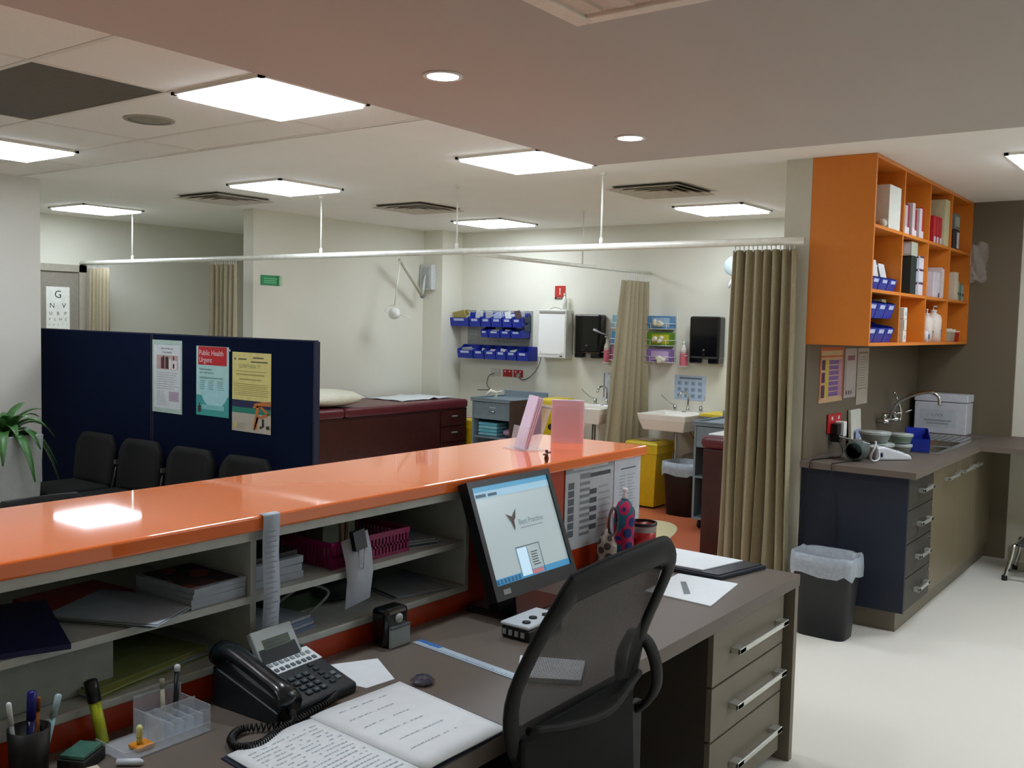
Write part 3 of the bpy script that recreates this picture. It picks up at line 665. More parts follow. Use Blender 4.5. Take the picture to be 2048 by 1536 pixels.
obj('clip', MB().box(3.35, 3.47, 1.862, 1.895, .742, .748).box(3.36, 3.46, 1.885, 1.905, .742, .765), CHROME, cb, bevel=.003)
lp = thing('paper_sheet', 'white sheet with one short grey printed line beside the clipboard', 'paper', (3.08, 1.48, .72))
obj('sheet', quadslab([(2.935, 1.345), (3.26, 1.39), (3.245, 1.62), (2.95, 1.60)], .7203, .0035), PAPER, lp)
obj('print', quadslab([(3.00, 1.475), (3.02, 1.460), (3.155, 1.545), (3.14, 1.56)], .7240, .0004), M('7C868A', .7), lp)
tag(obj('memo_sheet', MB().prism([(2.12, 1.53, .7203), (2.20, 1.37, .7203), (2.07, 1.30, .7203), (1.985, 1.44, .7203)], (0, 0, 0), (0, 0, .012)), M('E4EAF0', .7)), 'white block of paper on the desk half hidden by the office chair', 'paper')
# tied cloth pouch, glasses, red tin
pu = thing('bottle_pouch', 'tall pink and blue spotted fabric bottle pouch on the desk', 'pouch', (3.26, 1.86, .72))
SP = spotted('B0144A', '1D2A6A', '1E5870', 22)
obj('pouch', MB().lathe([(.034, 0), (.040, .01), (.040, .11), (.042, .17), (.036, .21), (.026, .235), (.012, .25)], (3.26, 1.87, .7205), 20), SP, pu, True)
obj('bottle_top', MB().lathe([(.010, .25), (.011, .262), (.006, .275), (.012, .285), (.009, .293)], (3.26, 1.87, .7205), 12), M('E6D6DE', .4), pu, True)
obj('opening', MB().ell((3.292, 1.853, .908), .010, .012, .030), BLACK, pu, True)
gl = thing('eyeglass_case', 'patterned soft glasses case with looped strap between monitor and pouch', 'case', (3.13, 1.87, .72))
obj('case', MB().lathe([(.030, 0), (.040, .02), (.038, .09), (.022, .13), (.006, .15)], (3.145, 1.875, .7205), 16), spotted('8A7E72', '3A2A28', 'A89A90', 30), gl, True)
lo = [Vector((3.16, 1.86, .86)) + Vector((.030*math.cos(a), 0, .055*math.sin(a)+.035)) for a in [2*PI*k/20 for k in range(21)]]
obj('strap', MB().tube(lo, .006, 6), M('4A2A2A', .5), gl, True)
tag(obj('orange_pencil_top', MB().tube([(3.215, 1.90, .7205), (3.205, 1.91, .90)], .007, 8), M('C8602A', .5), None, True), 'orange marker standing behind the spotted pouch', 'marker')
tn = thing('red_tin', 'red round tin with a dark rim behind the chair back', 'tin', (3.40, 1.87, .72))
obj('tin', MB().lathe([(.052, 0), (.052, .11), (.049, .11), (.049, .006)], (3.42, 1.872, .7205+.0145), 24), M('9A1418', .3, coat=.3), tn, True)
obj('rim', MB().lathe([(.050, .11), (.055, .11), (.055, .122), (.050, .122)], (3.42, 1.872, .735), 24, cap=False), M('2A2624', .3, .5), tn, True)
obj('band', MB().lathe([(.0525, .085), (.0525, .108)], (3.42, 1.872, .735), 24, cap=False), M('8C7E78', .4), tn, True)
# notices on counter end body
def poster(name, label, cat, O, RU, w_, h_, mat, off=.001, th=.0012, **k):
    R, U = RU; N = R.cross(U); O = Vector(O)
    t = thing(name, label, cat, tuple(O+R*w_/2+N*off)); p = obj('sheet', slab(O, R, U, N, 0, w_, 0, h_, off, off+th), mat, t)
    return t, O+N*(off+th)
t, o1 = poster('roster_notice', 'grey timetable notice in a sleeve on the counter end, left of the plain notice', 'notice', (2.955, 1.949, .80), NY, .345, .325, M('B9BDC4', .5))
rects([(.0, .29, .34, .32)], o1, *NY, M('8F959C', .6), t); rects([(.05, .3, .30, .312)], o1, *NY, M('C6CACE', .6), t, off=.0012)
GR = M('5A6068', .6); rects([(.02, .05+i*.03, .06, .075+i*.03) for i in range(7)], o1, *NY, GR, t)
rects([(.10, .045+i*.024, .17, .057+i*.024) for i in range(9)] + [(.10, .262, .17, .282)], o1, *NY, M('7C8288', .6), t)
rects([(.17, .06+i*.034, .22, .080+i*.034) for i in range(5)] + [(.17, .262, .32, .278)], o1, *NY, M('454A50', .6), t)
rects(lines(.23, .32, .06, .24, 7, .3), o1, *NY, M('9CA2A8', .6), t)
t, o1 = poster('plain_notice', 'white notice of small print at the counter end corner', 'notice', (3.305, 1.949, .78), NY, .21, .335, M('C2C7D0', .5))
rects([(.05, .285, .17, .29)], o1, *NY, M('4A5058', .6), t); rects(lines(.04, .095, .04, .27, 18, .35, .3)+lines(.105, .17, .04, .27, 18, .35, .4), o1, *NY, M('A0A7AE', .6), t)
# brochure holders on counter top
bh_ = thing('brochure_holder', 'clear acrylic holder with pink leaflets seen edge-on on the orange counter', 'brochure holder', (3.02, 2.18, 1.15))
obj('holder_base', MB().prism([(2.99, 2.16, 1.1505), (3.10, 2.13, 1.1505), (3.145, 2.27, 1.1505), (3.03, 2.30, 1.1505)], (0, 0, 0), (0, 0, .003)), ACRYL, bh_)
def leaf(mb, a, b, h_, lean, th, zb):
    a = Vector((*a, zb)); b = Vector((*b, zb)); L = Vector((*lean, h_)); n_ = (b-a).cross(L).normalized()*th
    mb.add([a, b, b+L, a+L, a+n_, b+n_, b+L+n_, a+L+n_], [(0,3,2,1), (4,5,6,7), (0,1,5,4), (2,3,7,6), (1,2,6,5), (0,4,7,3)]); return mb
for k in range(3): obj('leaflet', leaf(MB(), (3.018+k*.012, 2.19-k*.001), (3.075+k*.012, 2.275-k*.001), .205-.004*k, (.055, -.03), .006, 1.155), PINKL, bh_)
obj('holder_front', leaf(MB(), (2.995, 2.165), (3.04, 2.27), .09, (.012, -.01), .002, 1.154), ACRYL, bh_)
obj('holder_back', leaf(MB(), (3.075, 2.16), (3.12, 2.26), .17, (.05, -.03), .002, 1.154), ACRYL, bh_)
bh2 = thing('leaflet_holder', 'upright pink leaflet holder facing the desk at the counter end', 'brochure holder', (3.37, 2.2, 1.15))
a_, b_ = aZ(1101, 884, 1.15), aZ(1166, 887, 1.15); R2 = (b_-a_).normalized(); U2 = Vector((0, 0, 1)); N2 = R2.cross(U2); w2 = (b_-a_).length
obj('leaflet', slab(a_, R2, U2, N2, .003, w2-.003, .002, .178, -.02, -.003), PINKL, bh2)
obj('holder_front', slab(a_, R2, U2, N2, 0, w2, .0005, .175, -.002, .0005), M('EAD6E2', .15, noise=0, alpha=.35), bh2)
obj('holder_back', slab(a_, R2, U2, N2, 0, w2, .0005, .15, -.05, -.047), ACRYL, bh2)
rects(lines(.012, w2-.012, .03, .155, 22, .35, .1), a_, R2, U2, M('B48CA8', .6), bh2, 'print', -.0028)

# ------------------------------------------------------------------ office chair (seen from behind)
oc = thing('office_chair', 'black mesh-backed office chair in front of the desk', 'chair', (1.9, 1.25, 0))
CH = M('070708', .75, noise=.03, spec=.3); CHG = M('0B0B0B', .6, spec=.35)
# back outline: (x, y, z)
outl = [(1.700, 1.095, 1.088), (1.83, 1.085, 1.100), (2.00, 1.082, 1.106), (2.105, 1.09, 1.098), (2.150, 1.10, 1.052), (2.165, 1.14, .96), (2.17, 1.19, .84), (2.150, 1.205, .72), (2.08, 1.205, .655),
        (1.92, 1.205, .635), (1.76, 1.205, .655), (1.66, 1.205, .72), (1.625, 1.19, .84), (1.635, 1.14, .97), (1.66, 1.10, 1.052), (1.700, 1.095, 1.088)]
ol = bezier(outl, 60)
R = []
for i, p in enumerate(ol[:-1]):
    d_ = (ol[(i+1) % 60]-ol[(i-1) % 60]).normalized(); n_ = Vector((0, 1, .0)); s_ = d_.cross(n_).normalized(); wd = .026 if p.z < 1.0 else .026+.010*min(1, (p.z-1.0)/.1)
    R.append([p+s_*wd*math.cos(a)+n_*.012*math.sin(a) for a in [2*PI*k/8 for k in range(8)]])
R.append(R[0]); obj('back_frame', MB().loft(R, cap=False), CHG, oc, True)
MESH = net('0A0A0A', 260, .27)
cen = Vector((1.90, 1.19, .88)); mb = MB(); NR = 10; R = []
for k in range(NR+1):
    q = k/NR; row = []
    for p in ol[:-1]:
        pp = cen.lerp(p, q); t_ = (pp.z-.64)/.5; pp.y = 1.205-.115*max(0, t_)**1.6 + .02*(1-q*q) ; row.append(pp)
    R.append(row)
obj('back_mesh', MB().loft(R, cap=False), MESH, oc, True)
obj('lumbar_bar', MB().tube(bezier([(1.66, 1.17, .77), (1.80, 1.148, .745), (1.95, 1.14, .735), (2.14, 1.17, .765)], 14), [.010]*15, 8), CHG, oc, True)
obj('back_shell', MB().prism([(1.655, 1.185, .745), (1.655, 1.215, .745), (1.655, 1.21, .46), (1.655, 1.17, .46)], (0, 0, 0), (.49, 0, 0)), CH, oc, bevel=.012)
obj('seat_shell', MB().prism([(1.62, 1.0, .40), (1.62, 1.0, .43), (1.62, 1.16, .47), (1.62, 1.16, .44)], (0, 0, 0), (.5, 0, 0)), CH, oc, bevel=.01)
obj('seat', B(1.64, 2.16, 1.1, 1.62, .43, .51), CH, oc, bevel=.035, seg=3)
for sx, nm in ((2.195, 1), (1.58, -1)):
    ar = bezier([(sx, 1.225, .845), (sx+.01*nm, 1.185, .825), (sx+.015*nm, 1.16, .77), (sx+.015*nm, 1.158, .71), (sx+.01*nm, 1.185, .66), (sx, 1.225, .635), (sx-.01*nm, 1.245, .68), (sx-.01*nm, 1.248, .78), (sx, 1.225, .845)], 40)
    R = []
    for i, p in enumerate(ar[:-1]):
        d_ = (ar[(i+1) % 40]-ar[(i-1) % 40]).normalized(); n_ = Vector((1, 0, 0)); s_ = d_.cross(n_).normalized()
        R.append([p+s_*.011*math.cos(a)+n_*.026*math.sin(a) for a in [2*PI*k/8 for k in range(8)]])
    R.append(R[0])
    if nm > 0: a_ = obj('armrest', MB().loft(R, cap=False), CHG, oc, True); obj('arm_post', MB().prism([(sx-.028, 1.20, .665), (sx+.022, 1.20, .665), (sx+.026, 1.20, .40), (sx-.034, 1.20, .40)], (0, 0, 0), (0, .02, 0)), M('151412', .6), a_, bevel=.004)
obj('column', MB().lathe([(.03, .1), (.03, .3), (.02, .3), (.02, .43)], (1.9, 1.36, 0), 16), CHROME, oc, True)
for k in range(5):
    a = 2*PI*k/5+.3; e = Vector((1.9+.28*math.cos(a), 1.36+.28*math.sin(a), .07))
    l_ = obj('base_arm', MB().tube([(1.9, 1.36, .12), e], [.028, .016], 8), CH, oc, True)
    obj('caster', MB().lathe([(.025, -.02), (.028, 0), (.025, .02)], (e.x, e.y, .0285), 14, 'x'), BLACK, l_, True)

# ================================================================== WAITING AREA
PX = 3.79
FABN = M('04102B', 1, noise=.1, scale=300, bump=.3, bscale=900, spec=.15)
def screen(label, y0, y1):
    t = thing('partition_screen', label, 'partition', (PX+.02, (y0+y1)/2, 0), 0, 'blue fabric partition screens')
    obj('panel', B(PX, PX+.045, y0+.012, y1-.012, .08, 1.505), FABN, t, bevel=.004)
    obj('edge_frame', MB().box(PX+.002, PX+.043, y0, y0+.012, .02, 1.505).box(PX+.002, PX+.043, y1-.012, y1, .02, 1.505).box(PX+.004, PX+.041, y0+.012, y1-.012, 1.505, 1.512), M('141830', .6), t)
    for y in (y0+.1, y1-.1): obj('foot', B(PX-.12, PX+.16, y-.02, y+.02, 0, .02), BLACK, t, bevel=.004)
screen('navy fabric partition screen bearing three notices, right panel', 4.25, 5.87)
screen('navy fabric partition screen without notices, left panel behind the planter', 5.88, 7.5)
# three notices
t, o1 = poster('vaccination_notice', 'white notice with a small photo of people, leftmost on the navy screen', 'notice', (PX, 5.86, .985), NX, .335, .485, M('CBD2D4', .5))
CG = M('A9C0B6', .6); rects([(0, .455, .335, .485), (.0, 0, .335, .03), (0, .03, .018, .455), (.317, .03, .335, .455)], o1, *NX, CG, t)
DK = M('5E6470', .6)
txt([('Have you had your', .17, .425, .013, 'CENTER'), ('flu vaccination?', .17, .40, .013, 'CENTER')], o1, *NX, DK, t)
rects([(.05, .29, .29, .385)], o1, *NX, M('B49A98', .6), t, 'photo')
rects([(.10, .295, .14, .37), (.235, .30, .25, .33)], o1, *NX, M('5A1E28', .6), t, 'photo_figure', .0012)
rects([(.15, .295, .185, .375), (.12, .355, .14, .38), (.235, .355, .25, .38)], o1, *NX, M('3A2A2C', .6), t, 'photo_figure', .0014)
rects([(.19, .292, .215, .36), (.22, .292, .28, .35)], o1, *NX, M('D8D2D4', .6), t, 'photo_figure', .0012)
rects(lines(.05, .30, .16, .28, 8, .3)+lines(.05, .16, .05, .15, 8, .3), o1, *NX, M('A3A8AC', .6), t)
rects([(.19, .08, .30, .145)], o1, *NX, M('A898AC', .6), t)
t, o1 = poster('public_health_notice', 'teal and red Public Health Urgent notice, middle of the navy screen', 'notice', (PX, 5.37, 1.0), NX, .335, .445, M('A9D3D2', .5))
rects([(0, 0, .335, .13)], o1, *NX, M('3E9C98', .6), t)
cpts = [(.19+.15*math.cos(a), .2+.15*math.sin(a)) for a in [PI+PI*k/16 for k in range(17)]]
mb = MB(); poly(mb, o1, *NX, NX[0].cross(NX[1]), cpts+[(.335, .2), (.335, .21), (.02, .21)], .0012); obj('print', mb, M('A3D4DA', .6), t)
rects([(.02, .325, .315, .443)], o1, *NX, M('B81E26', .6), t)
txt([('Public Health', .03, .387, .034, 'LEFT'), ('Urgent', .03, .342, .034, 'LEFT')], o1, *NX, M('E8DCDC', .6), t, off=.002)
txt([('Notify immediately', .035, .292, .012, 'LEFT'), ('upon clinical suspicion', .035, .272, .012, 'LEFT')], o1, *NX, M('2C4A50', .6), t, off=.002)
rects(lines(.035, .30, .24, .26, 1, .4)+lines(.04, .10, .17, .235, 5, .35)+lines(.13, .19, .17, .235, 5, .35)+lines(.22, .29, .17, .235, 5, .35), o1, *NX, M('7FA6A4', .6), t, off=.002)
rects([(.06, .04, .29, .07)], o1, *NX, M('7CC0C2', .6), t, off=.0018)
rects([(.02, .02, .05, .06), (.03, .06, .04, .08)], o1, *NX, M('3A3038', .6), t, 'emblem', .0018)
tag(obj('push_pin', MB().lathe([(.008, 0), (.006, -.012)], (PX, 5.027, 1.425), 12, 'x'), M('BFC8CC', .3), None, True), 'pale push pin at the top right corner of the teal notice', 'pin')
t, o1 = poster('skin_check_notice', 'yellow notice with a beach photo, rightmost on the navy screen', 'notice', (PX, 5.0, .93), NX, .37, .49, M('D6CC82', .5))
txt([("DON'T RISK IT", .17, .395, .022, 'CENTER')], o1, *NX, M('A8A878', .6), t, off=.002)
rects([(.02, .44, .035, .455), (.06, .444, .14, .452), (.2, .455, .30, .463), (.18, .43, .34, .438)], o1, *NX, M('5C5E44', .6), t)
rects([(.04, .372, .33, .376), (.04, .35, .31, .358), (.07, .32, .28, .328)]+lines(.02, .35, .225, .305, 7, .3, .05), o1, *NX, M('A59C5C', .6), t)
rects([(.0, .15, .37, .195)], o1, *NX, M('20264C', .6), t, 'photo'); rects([(0, .115, .37, .15)], o1, *NX, M('1C7A6A', .6), t, 'photo')
rects([(0, 0, .37, .115)], o1, *NX, M('B3AC9E', .6), t, 'photo')
SK = M('B87038', .6)
mb = MB(); Nn = NX[0].cross(NX[1])
for pg in ([(.20, .15), (.22, .18), (.30, .195), (.37, .2), (.37, .17), (.30, .17), (.24, .155)], [(.24, .17), (.265, .165), (.255, .09), (.225, .02), (.205, .02)], [(.255, .165), (.28, .17), (.355, .13), (.345, .115)], [(.355, .13), (.35, .112), (.27, .09), (.255, .1)], [(.26, .1), (.24, .02), (.215, .02), (.24, .1)]): poly(mb, o1, *NX, Nn, pg, .002)
obj('photo_figure', mb, SK, t)['kind'] = 'stuff'
rects([(.29, .04, .31, .09), (.27, .03, .29, .045), (.33, .03, .36, .05)], o1, *NX, M('2C2A28', .6), t, 'photo_figure', .002)
rects([(.02, .02, .04, .05)], o1, *NX, M('C8C044', .6), t, 'emblem', .0015); rects(lines(.05, .16, .02, .06, 4, .3), o1, *NX, M('8E887C', .6), t, off=.0015)

# waiting chairs
def waiting_chair(label, x, y, rz, grp='black waiting-room chairs'):
    t = thing('waiting_chair', label, 'chair', (0, 0, 0), 0, grp)
    mb = MB(); R = []
    for k in range(9):
        v = k/8; z = .43+.36*v; xo = .20+.04*v; hw = .235*(1-.18*max(0, v-.75)/.25) if v > .75 else .235
        if k == 8: hw = .17
        if k == 0: hw = .2
        R.append([(xo+.05*math.cos(PI*(i/8-.5))*.0 - .035*(1-(2*i/8-1)**2)*-1, -hw+2*hw*i/8, z) for i in range(9)])
    o = obj('backrest', MB().loft(R, cap=False, closed=False), M('080808', .8), t, True, solid=.035)
    obj('seat', B(-.24, .20, -.235, .235, .40, .455), M('080808', .8), t, bevel=.02, seg=3)
    for s in (-1, 1):
        obj('leg', MB().tube([(-.2, s*.24, 0), (-.18, s*.24, .40)], .011, 8), BLACK, t, True)
        obj('leg', MB().tube([(.24, s*.24, 0), (.2, s*.24, .40), (.25, s*.24, .62)], .011, 8), BLACK, t, True)
        obj('connector', B(.225, .255, s*.245-.010, s*.245+.010, .60, .63), M('5A5A58', .4), t)
    t.location = (x, y, 0); t.rotation_euler = (0, 0, rz); return t
c0 = waiting_chair('black waiting chair farthest left in the row, beside the planter', 3.46, 6.40, 0)
for lab, y in (('black waiting chair second from left in the row before the navy screen', 5.85), ('black waiting chair third from left in the row before the navy screen', 5.29), ('black waiting chair at the right end of the row, lowest in view', 4.74)):
    dup(c0, (3.46, y, 0), 0, lab)
dup(c0, (2.25, 4.12, 0), PI/2, 'black waiting chair directly behind the counter, only its top edge showing')
# planter with plant
pl_ = thing('planter', 'tall tapered pale grey square planter left of the navy screen', 'planter', (3.01, 6.30, 0))
mb = MB(); cx, cy = 3.01, 6.30
def sq(h, z): 
    a = .12; return [(cx+math.cos(a+PI/4+k*PI/2)*h*1.414, cy+math.sin(a+PI/4+k*PI/2)*h*1.414, z) for k in range(4)]
mb.loft([sq(.13, 0), sq(.165, .85), sq(.148, .85), sq(.143, .79)]); obj('pot', mb, M('A3A9A6', .5), pl_, bevel=.008)
obj('soil', MB().loft([sq(.138, .77), sq(.138, .805)]), M('2A2018', .9, bump=.5), pl_)
pt = thing('bromeliad', 'green strappy-leaved plant growing in the tall planter', 'plant', (cx, cy, .806))
for k in range(30):
    a = k*2.4; tier = k/30; L = .34-.12*tier+random.uniform(-.04, .04); el = .35+1.0*tier; wd = .042
    pts = []
    for i in range(9):
        q = i/8; r_ = L*q*math.cos(el*(1-.45*q)) + .012; z = .812+.03*tier + L*math.sin(el)*q*1.1 - .30*q*q*q*(1.25-tier)*L/.3
        pts.append((r_, z, wd*(math.sin(PI*min(1, q*.92+.06))**.6)*(1-.35*q)))
    R = [];
    for r_, z, w_ in pts:
        c_ = Vector((cx+r_*math.cos(a), cy+r_*math.sin(a), z)); s_ = Vector((-math.sin(a), math.cos(a), 0))
        R.append([c_-s_*w_+Vector((0, 0, w_*.35)), c_, c_+s_*w_+Vector((0, 0, w_*.35))])
    obj('leaf', MB().loft(R, cap=False, closed=False), GREEN, pt, True, solid=.002)

# eye chart on the far door
O_ = Vector((4.905, 9.398, 1.40)); t = thing('eye_chart', 'white letter eye chart hung on the grey far door', 'eye chart', (5.01, 9.398, 1.4))
obj('sheet', B(4.905, 5.145, 9.394, 9.398, 1.40, 1.885), M('E4E6DC', .5), t)
O_ = Vector((4.905, 9.394, 1.40)); BK = M('1E2020', .6, noise=0)
txt([('G', .12, .375, .075, 'CENTER'), ('N', .06, .275, .05, 'CENTER'), ('V', .18, .275, .05, 'CENTER'), ('U', .045, .205, .034, 'CENTER'), ('B', .12, .205, .034, 'CENTER'), ('P', .195, .205, .034, 'CENTER'),
     ('F', .035, .15, .026, 'CENTER'), ('L', .09, .15, .026, 'CENTER'), ('H', .145, .15, .026, 'CENTER'), ('E', .2, .15, .026, 'CENTER')], O_, *NY, BK, t, off=.001)
txt([(ch, .03+i*.045, .1, .018, 'CENTER') for i, ch in enumerate('DNZTF')]+[(ch, .03+i*.036, .06, .012, 'CENTER') for i, ch in enumerate('TVLEHU')], O_, *NY, M('8E918A', .6), t, off=.001)

# exit-style green sign on the bay wall
t = thing('green_sign', 'small green rectangular sign near the bay wall end', 'sign', (5.79, 7.098, 1.97))
obj('plate', B(5.68, 5.90, 7.092, 7.0985, 1.925, 2.015), M('1E8A4E', .4), t)
obj('fold', B(5.88, 5.91, 7.078, 7.0915, 1.93, 2.01), M('A8C8A8', .5), t)
rects(lines(.03, .19, .02, .075, 3, .4, .1), (5.68, 7.092, 1.925), *NY, M('7CC49A', .5), t)

# ================================================================== TREATMENT BAY 1
def exam_bed(label, x0, x1, y0, y1, ztop, head=None, drawers=True):
    t = thing('exam_bed', label, 'examination bed', ((x0+x1)/2, (y0+y1)/2, 0))
    zb = ztop-.09
    obj('cabinet', B(x0+.02, x1-.005, y0+.02, y1-.02, .08, zb), MAHOG, t, bevel=.004)
    obj('plinth', B(x0+.08, x1-.06, y0+.08, y1-.05, 0, .08), BLACK, t)
    if head: 
        obj('mattress', B(x0, head-.004, y0, y1, zb, ztop), VINYL, t, bevel=.03, seg=4); obj('mattress', B(head+.004, x1, y0, y1, zb, ztop), VINYL, t, bevel=.03, seg=4)
    else: obj('mattress', B(x0, x1, y0, y1, zb, ztop), VINYL, t, bevel=.04, seg=4)
    if drawers:
        dx = x1-.42
        for k in range(4):
            z1 = zb-.015-k*.165; dr = obj('drawer', B(dx, x1-.03, y0+.006, y0+.02, z1-.155, z1), MAHOG, t, bevel=.002)
            obj('handle', B(dx+.16, dx+.24, y0-.008, y0+.006, z1-.065, z1-.05), ALU, dr, bevel=.002)
        dr = obj('drawer', B(x0+.05, dx-.02, y0+.008, y0+.02, .1, zb-.02), MAHOG, t)
        obj('handle', B(x0+.1, x0+.19, y0-.006, y0+.008, .45, .465), ALU, dr, bevel=.002)
    return t
exam_bed('mahogany exam bed with maroon vinyl top along the bay wall', 5.45, 7.75, 6.33, 7.06, .835, head=6.02)
mb = MB(); R = []
for k in range(9):
    v = k/8*2-1; row = []
    for i in range(16):
        a = 2*PI*i/16; q = (1-abs(v)**3.2)**.5 if abs(v) < 1 else .02; ca, sa = math.cos(a), math.sin(a)
        row.append((6.0+.32*v, 6.62+.26*math.copysign(abs(ca)**.6, ca)*(.85+.15*q), .915+.078*sa*max(q, .12)))
    R.append(row)
tag(obj('pillow', MB().loft(R), M('D9D8C4', .8, bump=.2, bscale=30), None, True), 'cream pillow at the head of the exam bed behind the navy screen', 'pillow')
mb = MB(); R = []
for k in range(11):
    x = 6.95+.78*k/10; R.append([(x, 6.52+.5*j/8, .8385+.008*abs(math.sin(k*1.3+j*.9))+(.012 if k == 6 else 0)) for j in range(9)])
tag(obj('bed_sheet', MB().loft(R, cap=False, closed=False), M('D6DCDC', .8), None, True, solid=.004), 'white paper sheet spread over the foot of the exam bed', 'sheet')

# wall-arm lamp
lm = thing('examination_lamp', 'white wall-mounted examination lamp on a folding arm above the exam bed', 'lamp', (7.86, 7.0, 2.0))
bx_ = obj('wall_box', B(7.80, 7.868, 6.92, 7.09, 1.965, 2.235), M('C9CCCC', .4), lm, bevel=.006)
obj('box_recess', B(7.795, 7.80, 6.955, 7.06, 1.985, 2.205), M('AEB4B4', .4), bx_)
jl = aY(845, 592, 6.93); je = aY(800, 519, 6.85); hd = aY(789, 627, 6.80)
obj('lower_arm', MB().tube([(7.79, 7.0, 2.12), (7.74, 6.97, 2.05), tuple(jl)], .013, 8), M('C4C6C0', .4), lm, True)
obj('upper_arm', MB().tube([tuple(jl), tuple(je)], .020, 8), M('C9C7B4', .4), lm, True)
obj('drop_rod', MB().tube([tuple(je), tuple(hd+Vector((0, 0, .08)))], .008, 8), TRACK, lm, True)
obj('joint', MB().ell(tuple(jl), .026, .026, .026), M('7A7C78', .4), lm, True)
h_ = obj('lamp_head', MB().lathe([(.02, .05), (.05, .03), (.062, 0), (.056, -.008)], tuple(hd), 20, 'z', T=Matrix.Rotation(-1.2, 4, Vector((math.cos(YAW+PI/2), math.sin(YAW+PI/2), 0)))), M('E2E4DC', .4), lm, True)
obj('handle', MB().tube([hd+Vector((.06, -.02, -.01)), hd+Vector((.14, -.08, -.04))], .006, 6), TRACK, h_, True)
obj('handle', MB().tube(bezier([hd+Vector((-.05, .04, 0)), hd+Vector((-.07, .07, .03)), hd+Vector((-.03, .05, .08)), hd+Vector((0, 0, .08))], 10), .005, 6), TRACK, h_, True)

# louvre board and blue bins
lb = thing('louvre_board', 'grey louvred wall board carrying the blue bins', 'board', (XW-.01, 6.27, 1.25))
obj('plate', B(XW-.014, XW-.001, 5.86, 6.72, 1.25, 1.76), M('9A9F9A', .5), lb)
for r_ in range(11):
    z = 1.275+r_*.044
    mb = MB()
    for c_ in range(6): y = 5.88+c_*.14; mb.prism([(XW-.014, y, z), (XW-.020, y, z+.014), (XW-.014, y, z+.018)], (0, 0, 0), (0, .11, 0))
    obj('louvre', mb, M('A7ACA7', .5), lb)
def bin_(label, y, z, w_, h_, d_, x=XW-.021, mat=BLUE, grp='blue plastic storage bins', card=True, rz=0):
    t = thing('storage_bin', label, 'storage bin', (0, 0, 0), 0, grp)
    T_ = .003; a = w_/2
    prof = [(0, 0), (0, h_), (-d_*.35, h_), (-d_*.6, h_*.78), (-d_*.92, h_*.68), (-d_, h_*.60), (-d_*.90, 0)]
    body = MB()
    for s in (-a, a-T_): body.prism([(p[0], s, p[1]) for p in prof], (0, 0, 0), (0, T_, 0))
    body.box(-d_*.90, 0, -a, a, 0, T_).box(-T_, 0, -a, a, 0, h_)
    body.prism([(-d_*.90, -a, 0), (-d_*.90+T_, -a, 0), (-d_+T_, -a, h_*.60), (-d_, -a, h_*.60)], (0, 0, 0), (0, w_, 0))
    obj('body', body, mat, t)
    if card: obj('label_card', MB().prism([(-d_*.972-.001, -a*.55, h_*.38), (-d_*.995-.001, -a*.55, h_*.54), (-d_*.995-.003, -a*.55, h_*.54), (-d_*.972-.003, -a*.55, h_*.38)], (0, 0, 0), (0, a*1.1, 0)), M('B9C2E0', .6), t)
    t.location = (x, y, z); t.rotation_euler = (0, 0, rz); return t
def packets(label, y, z, w_, h_, d_, x, col, rz=0, n=3, grp=None):
    t = thing('packets', label, 'packets', (0, 0, 0), 0, grp)
    for i in range(n):
        T = Matrix.Translation((-d_*(.25+.5*i/max(1, n-1)), random.uniform(-.1, .1)*w_, .006)) @ Matrix.Rotation(random.uniform(-.25, .25), 4, 'X') @ Matrix.Rotation(random.uniform(-.3, .1), 4, 'Y')
        hh = h_*random.uniform(.7, 1.1)
        obj('packet', MB().box(-.006, .006, -w_*.36, w_*.36, 0, hh, T), M(col if i % 2 == 0 else 'B9BEC0', .6), t, bevel=.003)
    t.location = (x, y, z); t.rotation_euler = (0, 0, rz)
ordn = ['first', 'second', 'third', 'fourth', 'fifth', 'sixth', 'seventh']
rows = [('top', 1.585, [(903, 941, 'A89A5A'), (942, 964, 'C8CCD0'), (965, 985, 'B9BFC4'), (986, 1007, 'A9B4D0'), (1008, 1027, 'D8DCDC'), (1028, 1046, '5A4A50')], 652),
        ('middle', 1.475, [(965, 979, '2A3A90'), (980, 1003, 'D0CCB4'), (1004, 1024, 'C4CCDC'), (1025, 1046, '3A4AA0')], 678),
        ('bottom', 1.245, [(918, 949, 'A9B0B4'), (950, 971, 'AEB6CC'), (972, 994, 'C8B4CC'), (995, 1015, 'B4BCC4'), (1016, 1036, 'C4C8B4'), (1037, 1060, '3A4AA0')], 720)]
for nm, z, L, py in rows:
    for i, (a, b, col) in enumerate(L):
        ya, yb = aX(a, py, XW-.15).y, aX(b, py, XW-.15).y; w_ = (ya-yb)*.96; yc = (ya+yb)/2; d_ = .17; h_ = {'top': .15, 'middle': .12, 'bottom': .145}[nm]
        bin_('blue bin, %s from the left in the %s row of the wall board' % (ordn[i], nm), yc, z, w_, h_, d_)
        if nm != 'x' and not (col.startswith('3A4A') or col.startswith('2A3A')): packets('packets in the %s bin of the %s wall-board row' % (ordn[i], nm), yc, z+.003, w_*.9, .16 if nm == 'top' else .10, d_*.8, XW-.03, col)
for z, lab in ((1.63, 'dark translucent small bin, upper right corner of the wall board'), (1.545, 'dark translucent small bin below the upper right one on the wall board')):
    bin_(lab, 5.925, z, .11, .085, .12, mat=M('2A3A5A', .3), grp='small dark bins on the wall board')
    packets('white packets in the %s dark small bin' % ('upper' if z > 1.6 else 'lower'), 5.925, z+.003, .1, .09, .1, XW-.03, 'C8CCD4', n=2)
